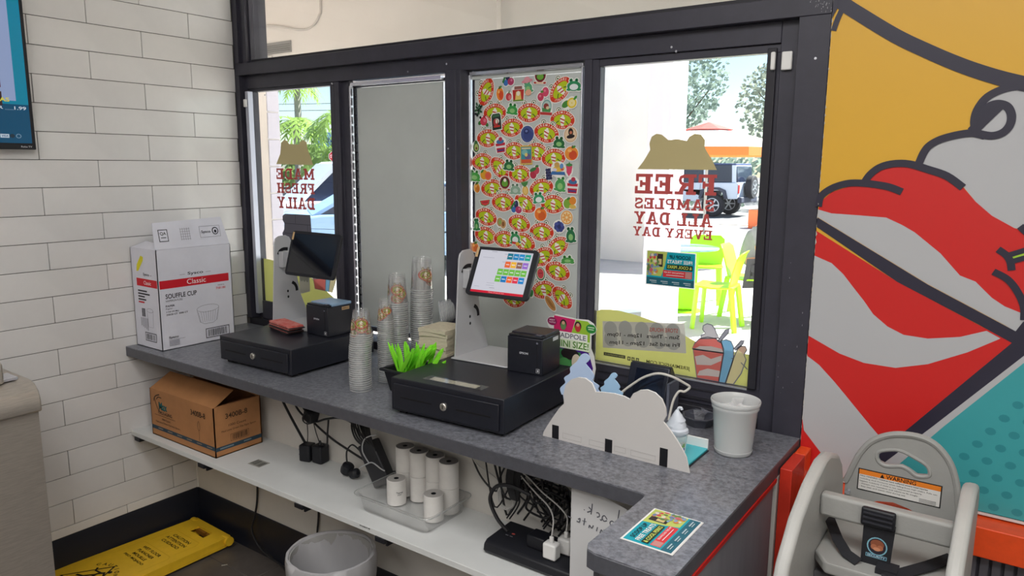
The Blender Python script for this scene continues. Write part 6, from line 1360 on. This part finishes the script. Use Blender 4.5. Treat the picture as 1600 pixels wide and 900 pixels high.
    MB().lathe([(.45, 2.305), (.02, 2.44)], 8, cap0=False).obj('cap', red, t, smooth=0); MB().cyl((0, 0, .05), (0, 0, 2.39), .025, n=12).obj('pole', mat('grey pole', '#9a9a9a', .4), t); MB().lathe([(.28, 0), (.28, .05), (.05, .09)], 24).obj('base', M_asph, t)
    # ---- person seated on the right chair
    def skin(name, pts, edges, m, parent=None, lv=2):
        me = bpy.data.meshes.new(name); me.from_pydata([p[:3] for p in pts], edges, []); me.materials.append(m)
        o = bpy.data.objects.new(name, me); COL.objects.link(o)
        if parent: o.parent = parent
        sk = o.modifiers.new('skin', 'SKIN'); sk.use_smooth_shade = True
        for v, p in zip(me.skin_vertices[0].data, pts): v.radius = (p[3], p[4] if len(p) > 4 else p[3])
        me.skin_vertices[0].data[0].use_root = True
        sb = o.modifiers.new('smooth', 'SUBSURF'); sb.levels = lv; sb.render_levels = lv
        return o
    px, py = .53, 6.03
    # local axes: sitting facing +x, leaning forward
    P_ = [(0, 0, .56, .13, .15), (.02, 0, .7, .12, .15), (.08, 0, .88, .12, .165), (.14, 0, 1.0, .11, .16), (.19, 0, 1.09, .055), (.235, 0, 1.17, .075, .08), (.265, 0, 1.25, .095, .085), (.26, 0, 1.32, .06),
          (.13, .17, .98, .058), (.15, .23, .78, .048), (.34, .17, .68, .038), (.42, .14, .67, .028), (.13, -.17, .98, .058), (.14, -.23, .77, .048), (.34, -.17, .68, .038), (.42, -.14, .67, .028),
          (.1, .1, .52, .085), (.44, .12, .52, .066), (.45, .12, .1, .045), (.58, .12, .045, .038), (.1, -.1, .52, .085), (.44, -.12, .52, .066), (.45, -.12, .1, .045), (.58, -.12, .045, .038)]
    E_ = [(0,1),(1,2),(2,3),(3,4),(4,5),(5,6),(6,7),(3,8),(8,9),(9,10),(10,11),(3,12),(12,13),(13,14),(14,15),(0,16),(16,17),(17,18),(18,19),(0,20),(20,21),(21,22),(22,23)]
    man = skin('person', P_, E_, mat('skin', '#c98f6c', .6)); man.location = (px, py, 0)
    tag(man, 'person in a grey shirt seated hunched on a lime chair', 'person')
    for s in (-1, 1):
        hb = MB()
        for q in range(4): hb.tube([(.425, s*.135+(q-1.5)*.017, .668), (.47, s*.13+(q-1.5)*.018, .66), (.5+.008*(q in (1, 2)), s*.125+(q-1.5)*.017, .645)], .0085, 6, 3)
        hb.tube([(.425, s*.135-s*.03, .672), (.455, s*.1, .675), (.475, s*.085, .668)], .0095, 6, 3)
        hb.obj('hand', MATS['skin'], man)
    sh = [(p[0], p[1], p[2], p[3]+.022, (p[4] if len(p) > 4 else p[3])+.022) for p in P_[:4]]+[(.13, .17, .98, .075), (.148, .225, .8, .07), (.13, -.17, .98, .075), (.14, -.225, .8, .07)]
    skin('shirt', sh, [(0,1),(1,2),(2,3),(3,4),(4,5),(3,6),(6,7)], mat('grey shirt', '#8d8f92', .85, noise=(12, .15), bump=(25, .5)), man)
    tr = [(p[0], p[1], p[2], p[3]+.02) for p in (P_[16], P_[17], P_[18])]; tr2 = [(p[0], p[1], p[2], p[3]+.02) for p in (P_[20], P_[21], P_[22])]
    skin('trousers', [(0, 0, .55, .16, .17)]+tr+tr2, [(0,1),(1,2),(2,3),(0,4),(4,5),(5,6)], mat('dark trousers', '#4a4a50', .9), man)
    MB().lathe([(.02, .12), (.07, .105), (.098, .06), (.1, .0), (.085, -.05)], 18, c=(.25, 0, 1.25), cap0=True, cap1=False).obj('hair', mat('dark hair', '#3a3230', .9), man)
    for s in (-1, 1): MB().lathe([(.011, -.002), (.012, .0), (.006, .006)], 10, M=Matrix.Translation((.352, s*.034, 1.262)) @ Matrix.Rotation(PI/2, 4, 'Y')).obj('eye', M_black, man)
    MB().lathe([(.02, 0), (.012, .02), (.004, .028)], 10, M=Matrix.Translation((.345, 0, 1.235)) @ Matrix.Rotation(PI/2, 4, 'Y')).obj('nose', MATS['skin'], man)
    # ---- vehicles
    M_tyre = mat('tyre rubber', '#2c2d33', .85); M_rim = mat('alloy', '#b9bcc4', .35, metal=.6); M_cg = mat('dark car glass', '#28324a', .08, spec=.8)
    def wheel(parent, x, y, z, r, axis='Y', w=.22, name='wheel'):
        Mx = Matrix.Translation((x, y, z)) @ (Matrix.Rotation(PI/2, 4, 'X') if axis == 'Y' else Matrix.Rotation(PI/2, 4, 'Y'))
        o = MB().lathe([(r*.6, -w/2), (r*.94, -w/2), (r, -w*.36), (r, w*.36), (r*.94, w/2), (r*.6, w/2)], 28, M=Mx).obj(name, M_tyre, parent)
        b = MB().lathe([(r*.62, w*.42), (r*.62, w*.52), (r*.56, w*.53), (r*.54, w*.42)], 24, M=Mx, cap0=False, cap1=False)
        b.lathe([(r*.16, w*.42), (r*.14, w*.56)], 12, M=Mx)
        for s in (-1, 1):
            for i in range(6): L = Mx @ Matrix.Rotation(i*PI/3, 4, 'Z'); b.box(r*.1, -r*.06, s*w*.5-.02, r*.58, r*.06, s*w*.5+.012, L)
        b.obj('rim', M_rim, o); return o
    def suv():
        t = thing('off_road_car', 'boxy silver off-road car with a spare wheel on its rear door', 'car', (-5.15, 23.2, -.03))
        wht = mat('silver white car paint', '#c9d4e4', .3, spec=.7); trim = mat('dark cladding', '#3a3f52', .6)
        body = [(0, .62), (0, 1.12), (-.03, 1.16), (-2.55, 1.12), (-2.7, 1.1), (-3.9, 1.02), (-4.0, .9), (-4.0, .55), (-3.7, .5), (-3.55, .85), (-2.85, .85), (-2.7, .5), (-1.35, .5), (-1.2, .88), (-.45, .88), (-.32, .6)]
        MB().prism(body, lambda u, v, w: (u, w, v), -.86, .86).obj('body', wht, t, bevel=.03)
        cab = [(-.03, 1.16), (-.1, 1.7), (-.3, 1.76), (-2.0, 1.74), (-2.5, 1.15)]
        MB().prism(cab, lambda u, v, w: (u, w, v), -.78, .78).obj('cabin', M_cg, t, bevel=.03)
        bx('roof', mat('dark roof', '#46527a', .4), t, (-2.05, -.76, 1.72), (-.12, .76, 1.79), bevel=.02)
        for x0, x1 in ((-.22, -.08), (-1.2, -1.08), (-2.05, -1.95)): MB().prism([(x0, 1.16), (x1, 1.16), (x1-.03, 1.73), (x0-.03, 1.73)], lambda u, v, w: (u, w, v), -.8, .8).obj('pillar', wht, t)
        b = MB()
        for x in (-.82, -3.2): b.prism([(x-.5, .62), (x-.42, .9), (x-.2, .99), (x+.2, .99), (x+.42, .9), (x+.5, .62), (x+.4, .62), (x+.32, .84), (x+.16, .91), (x-.16, .91), (x-.32, .84), (x-.4, .62)], lambda u, v, w: (u, w, v), -.93, .93)
        b.obj('wheel_arch', trim, t); bx('rear_bumper', trim, t, (.0005, -.84, .48), (.14, .84, .68), bevel=.03); bx('door_seam', trim, t, (-1.3, -.865, .6), (-1.285, -.8605, 1.1))
        for x in (-.82, -3.2):
            for s in (-1, 1): wheel(t, x, s*.82, .39, .39)
        wheel(t, .17, 0.05, 1.0, .39, 'X', name='spare_wheel')
        for s in (-1, 1): bx('tail_light', mat('tail light red', '#c23a3a', .3), t, (.0005, s*.78-.07, .8), (.025, s*.78+.07, 1.08), bevel=.01)
    suv()
    def car(x, y, a, colour, label, h, name):
        t = thing(name, label, 'car', (x, y, -.03), a); p = mat('car paint '+colour, colour, .25, spec=.7)
        body = [(2.1, .3), (2.15, .65), (2.0, .82), (.95, .95), (-1.6, .98), (-2.1, .92), (-2.2, .6), (-2.15, .3), (-1.75, .3), (-1.6, .62), (-1.1, .62), (-.95, .3), (.95, .3), (1.1, .62), (1.6, .62), (1.75, .3)]
        MB().prism(body, lambda u, v, w: (u, w, v), -.86, .86).obj('body', p, t, bevel=.06, seg=3)
        MB().prism([(1.05, .93), (.25, h-.03), (-.2, h), (-1.2, h-.04), (-1.95, .96)], lambda u, v, w: (u, w, v), -.72, .72).obj('cabin_glass', M_cg, t, bevel=.05, seg=3)
        MB().prism([(.3, h-.045), (.2, h+.005), (-.2, h+.02), (-1.2, h-.01), (-1.3, h-.06)], lambda u, v, w: (u, w, v), -.68, .68).obj('roof', p, t, bevel=.02)
        b = MB()
        for x0, x1, x2, x3 in ((1.08, .98, .2, .3), (-.35, -.47, -.42, -.3), (-1.98, -1.78, -1.1, -1.3)): b.prism([(x0, .94), (x3, h-.03), (x2, h-.03), (x1, .94)], lambda u, v, w: (u, w, v), -.735, .735)
        b.obj('pillar', p, t)
        for wx in (-1.35, 1.35):
            for s in (-1, 1): wheel(t, wx, s*.78, .32, .32, w=.2)
        for s in (-1, 1):
            bx('headlight', mat('headlight', '#e6e2dc', .15), t, (1.98, s*.68-.16, .66), (2.16, s*.68+.16, .78), bevel=.03); bx('indicator', mat('amber lens', '#e07a3a', .3), t, (2.06, s*.82-.05, .6), (2.14, s*.82+.05, .66), bevel=.01)
            bx('tail_light', mat('tail light red', '#c23a3a', .3), t, (-2.215, s*.66-.14, .7), (-2.1, s*.66+.14, .86), bevel=.02)
        return t
    def az(px, d): return None
    car(-5.57, 6.34, -2.21, '#7f9fc4', 'pale blue car parked behind the made fresh letters', 1.42, 'sedan')
    car(-9.0, 8.6, -2.0, '#e8ebef', 'white car parked behind the pale blue car', 1.72, 'hatchback')
    # ---- trees and palms
    M_bark = mat('bark', '#6b5a4a', .9, noise=(8, .3))
    def tree(x, y, h, r, n, hexc, label, seed):
        t = thing('tree', label, 'tree', (x, y, -.03)); rr = random.Random(seed)
        b = MB(); b.cyl((0, 0, 0), (.1, 0, h*.55), .16, .09, 10)
        for i in range(7): a = i*.9; b.cyl((.06, 0, h*(.35+.03*i)), (r*.7*math.cos(a), r*.7*math.sin(a), h*(.6+.05*i)), .05, .02, 6)
        b.obj('trunk', M_bark, t)
        b = MB()
        for i in range(n):
            a = rr.uniform(0, 6.28); q = rr.random()**.5; z = rr.uniform(-1, 1); k = math.sqrt(max(0, 1-z*z))*q
            c = Vector((r*k*math.cos(a), r*k*math.sin(a), h*.7+z*h*.33)); u = Vector((rr.gauss(0, 1), rr.gauss(0, 1), rr.gauss(0, 1))).normalized()*rr.uniform(.07, .16); w = u.orthogonal()*.6
            b.add([c-u, c+w, c+u, c-w], [(0, 1, 2, 3)])
        o = b.obj('foliage', clear('leaves '+hexc, diffuse=1., dcol=hexc, transl=.5, gl=.3), t, smooth=0); o['kind'] = 'stuff'  # leaf colours paled to grey-green to carry the outdoor glare
    tree(-11.6, 31.5, 8.6, 2.6, 3000, '#93a396', 'leafy tree beyond the car park just right of the column', 1)
    tree(-7.2, 36.5, 6.9, 2.9, 3400, '#a3aa98', 'leafy tree beyond the car park above the umbrella', 2)
    tree(-2.3, 42.0, 7.4, 2.9, 2600, '#a3aa98', 'leafy tree beyond the car park half hidden by the right post', 3)
    h_ = MB(); rr = random.Random(5)
    for i in range(2600):
        c = Vector((rr.uniform(-22, 6), rr.uniform(27, 28.5), rr.uniform(.1, 2.3))); u = Vector((rr.gauss(0, 1), rr.gauss(0, 1), rr.gauss(0, 1))).normalized()*rr.uniform(.1, .22); w = u.orthogonal()*.7
        h_.add([c-u, c+w, c+u, c-w], [(0, 1, 2, 3)])
    o = tag(h_.obj('hedge', MATS['leaves #93a396'], None, smooth=0), 'green hedge along the far side of the car park', 'hedge'); o['kind'] = 'stuff'
    def palm(x, y, h, r, label, seed, crown=True):
        t = thing('palm_tree', label, 'palm', (x, y, -.03)); rr = random.Random(seed)
        MB().tube([(0, 0, 0), (.05, 0, h*.5), (0, 0, h)], .16 if h < 6 else .2, 10).obj('trunk', mat('palm trunk', '#8f8a86', .9, noise=(6, .2)), t)
        n = 17; lm = clear('palm leaves', diffuse=1., dcol='#8fae58', transl=.4, gl=.5)
        for i in range(n):
            a = 2*PI*i/n+rr.uniform(-.2, .2); up = rr.uniform(.1, .9); b = MB(); L = r*rr.uniform(.85, 1.15); K = 9
            for k in range(K):
                q = k/K; q2 = (k+1)/K
                f = lambda s: Vector((math.cos(a)*L*s, math.sin(a)*L*s, h+L*(up*s-(up+.55)*s*s)))
                p0, p1 = f(q), f(q2); side = Vector((-math.sin(a), math.cos(a), 0)); w = .34*r*.5*math.sin(PI*min(.98, .15+q*.85))
                for s in (-1, 1):
                    tip = p1+side*s*w*1.6+Vector((0, 0, -.25*w))+(p1-p0)*1.2
                    b.add([p0, p1, tip], [(0, 1, 2)])
            b.obj('frond', lm, t, smooth=0)
    palm(-32.5, 26.2, 4.0, 2.2, 'left bushy palm beyond the parked cars', 1); palm(-29.4, 26.9, 4.2, 2.3, 'right bushy palm beyond the parked cars', 2)
    palm(-30.8, 29.4, 3.3, 2.2, 'middle pale palm between the two bushy palms', 4)
    palm(-34.4, 27.9, 6.5, 1.6, 'tall bare trunked palm against the blue sky', 3)
    h_ = MB()
    for i in range(1500):
        c = Vector((rr.uniform(-46, -30), rr.uniform(26, 40), 0)); c.z = rr.uniform(.1, 2.6); u = Vector((rr.gauss(0, 1), rr.gauss(0, 1), rr.gauss(0, 1))).normalized()*rr.uniform(.15, .4); w = u.orthogonal()*.7
        h_.add([c-u, c+w, c+u, c-w], [(0, 1, 2, 3)])
    o = tag(h_.obj('shrubbery', clear('leaves #7f9a5a', diffuse=1., dcol='#7f9a5a', transl=.4, gl=.3), None, smooth=0), 'green shrubs under the palms beyond the parked cars', 'shrubs'); o['kind'] = 'stuff'
    t = thing('shop_building', 'distant white shop with a blue sign beside the palms', 'building', (-36.6, 30.9, 0), .86)
    bx('wall', mat('shop wall', '#c9d3dc', .8), t, (0, 0, 0), (9, 5, 3.6)); bx('fascia', mat('blue sign board', '#8fb4e0', .6), t, (0, -.15, 2.3), (9, -.001, 3.7))
    P = Print(plane((0, -.15, 0), UX, UZ), .01, .002); P.text('PHO', .6, 2.75, 2.4, 3.4, ink('#1b3d8a'), True); P.obj('lettering', t)
    for i in range(3): bx('window', M_cg, t, (.5+i*2.8, -.06, .3), (2.7+i*2.8, -.001, 2.0))
    t = thing('stop_sign', 'red octagonal stop sign on a thin post by the parked cars', 'sign', (-24.5, 22.0, 0), .85)
    MB().cyl((0, .03, 0), (0, .03, 2.3), .03, n=8).obj('post', mat('galvanised', '#8c8f92', .5), t)
    oc = lambda r: [(r*math.cos(PI/8+i*PI/4), 2.0+r*math.sin(PI/8+i*PI/4)) for i in range(8)]
    MB().prism(oc(.26), plane((0, 0, 0), UX, UZ), -.01, 0).obj('plate', ink('#f0ece8'), t); P = Print(plane((0, 0, 0), UX, UZ), .004, .002); P.poly(oc(.24), ink('#c8202c')); P.text('STOP', -.17, 1.93, .17, 2.08, ink('#f4f0ee'), True); P.obj('lettering', t)
    b = MB()
    for z in (6.2, 6.7): b.tube([(-70, 26, z), (-45, 36, z-.5), (-20, 46, z)], .02, 5, 8)
    tag(b.obj('power_lines', M_black, None), 'thin power lines crossing the sky above the palms', 'power lines', None)
outside()
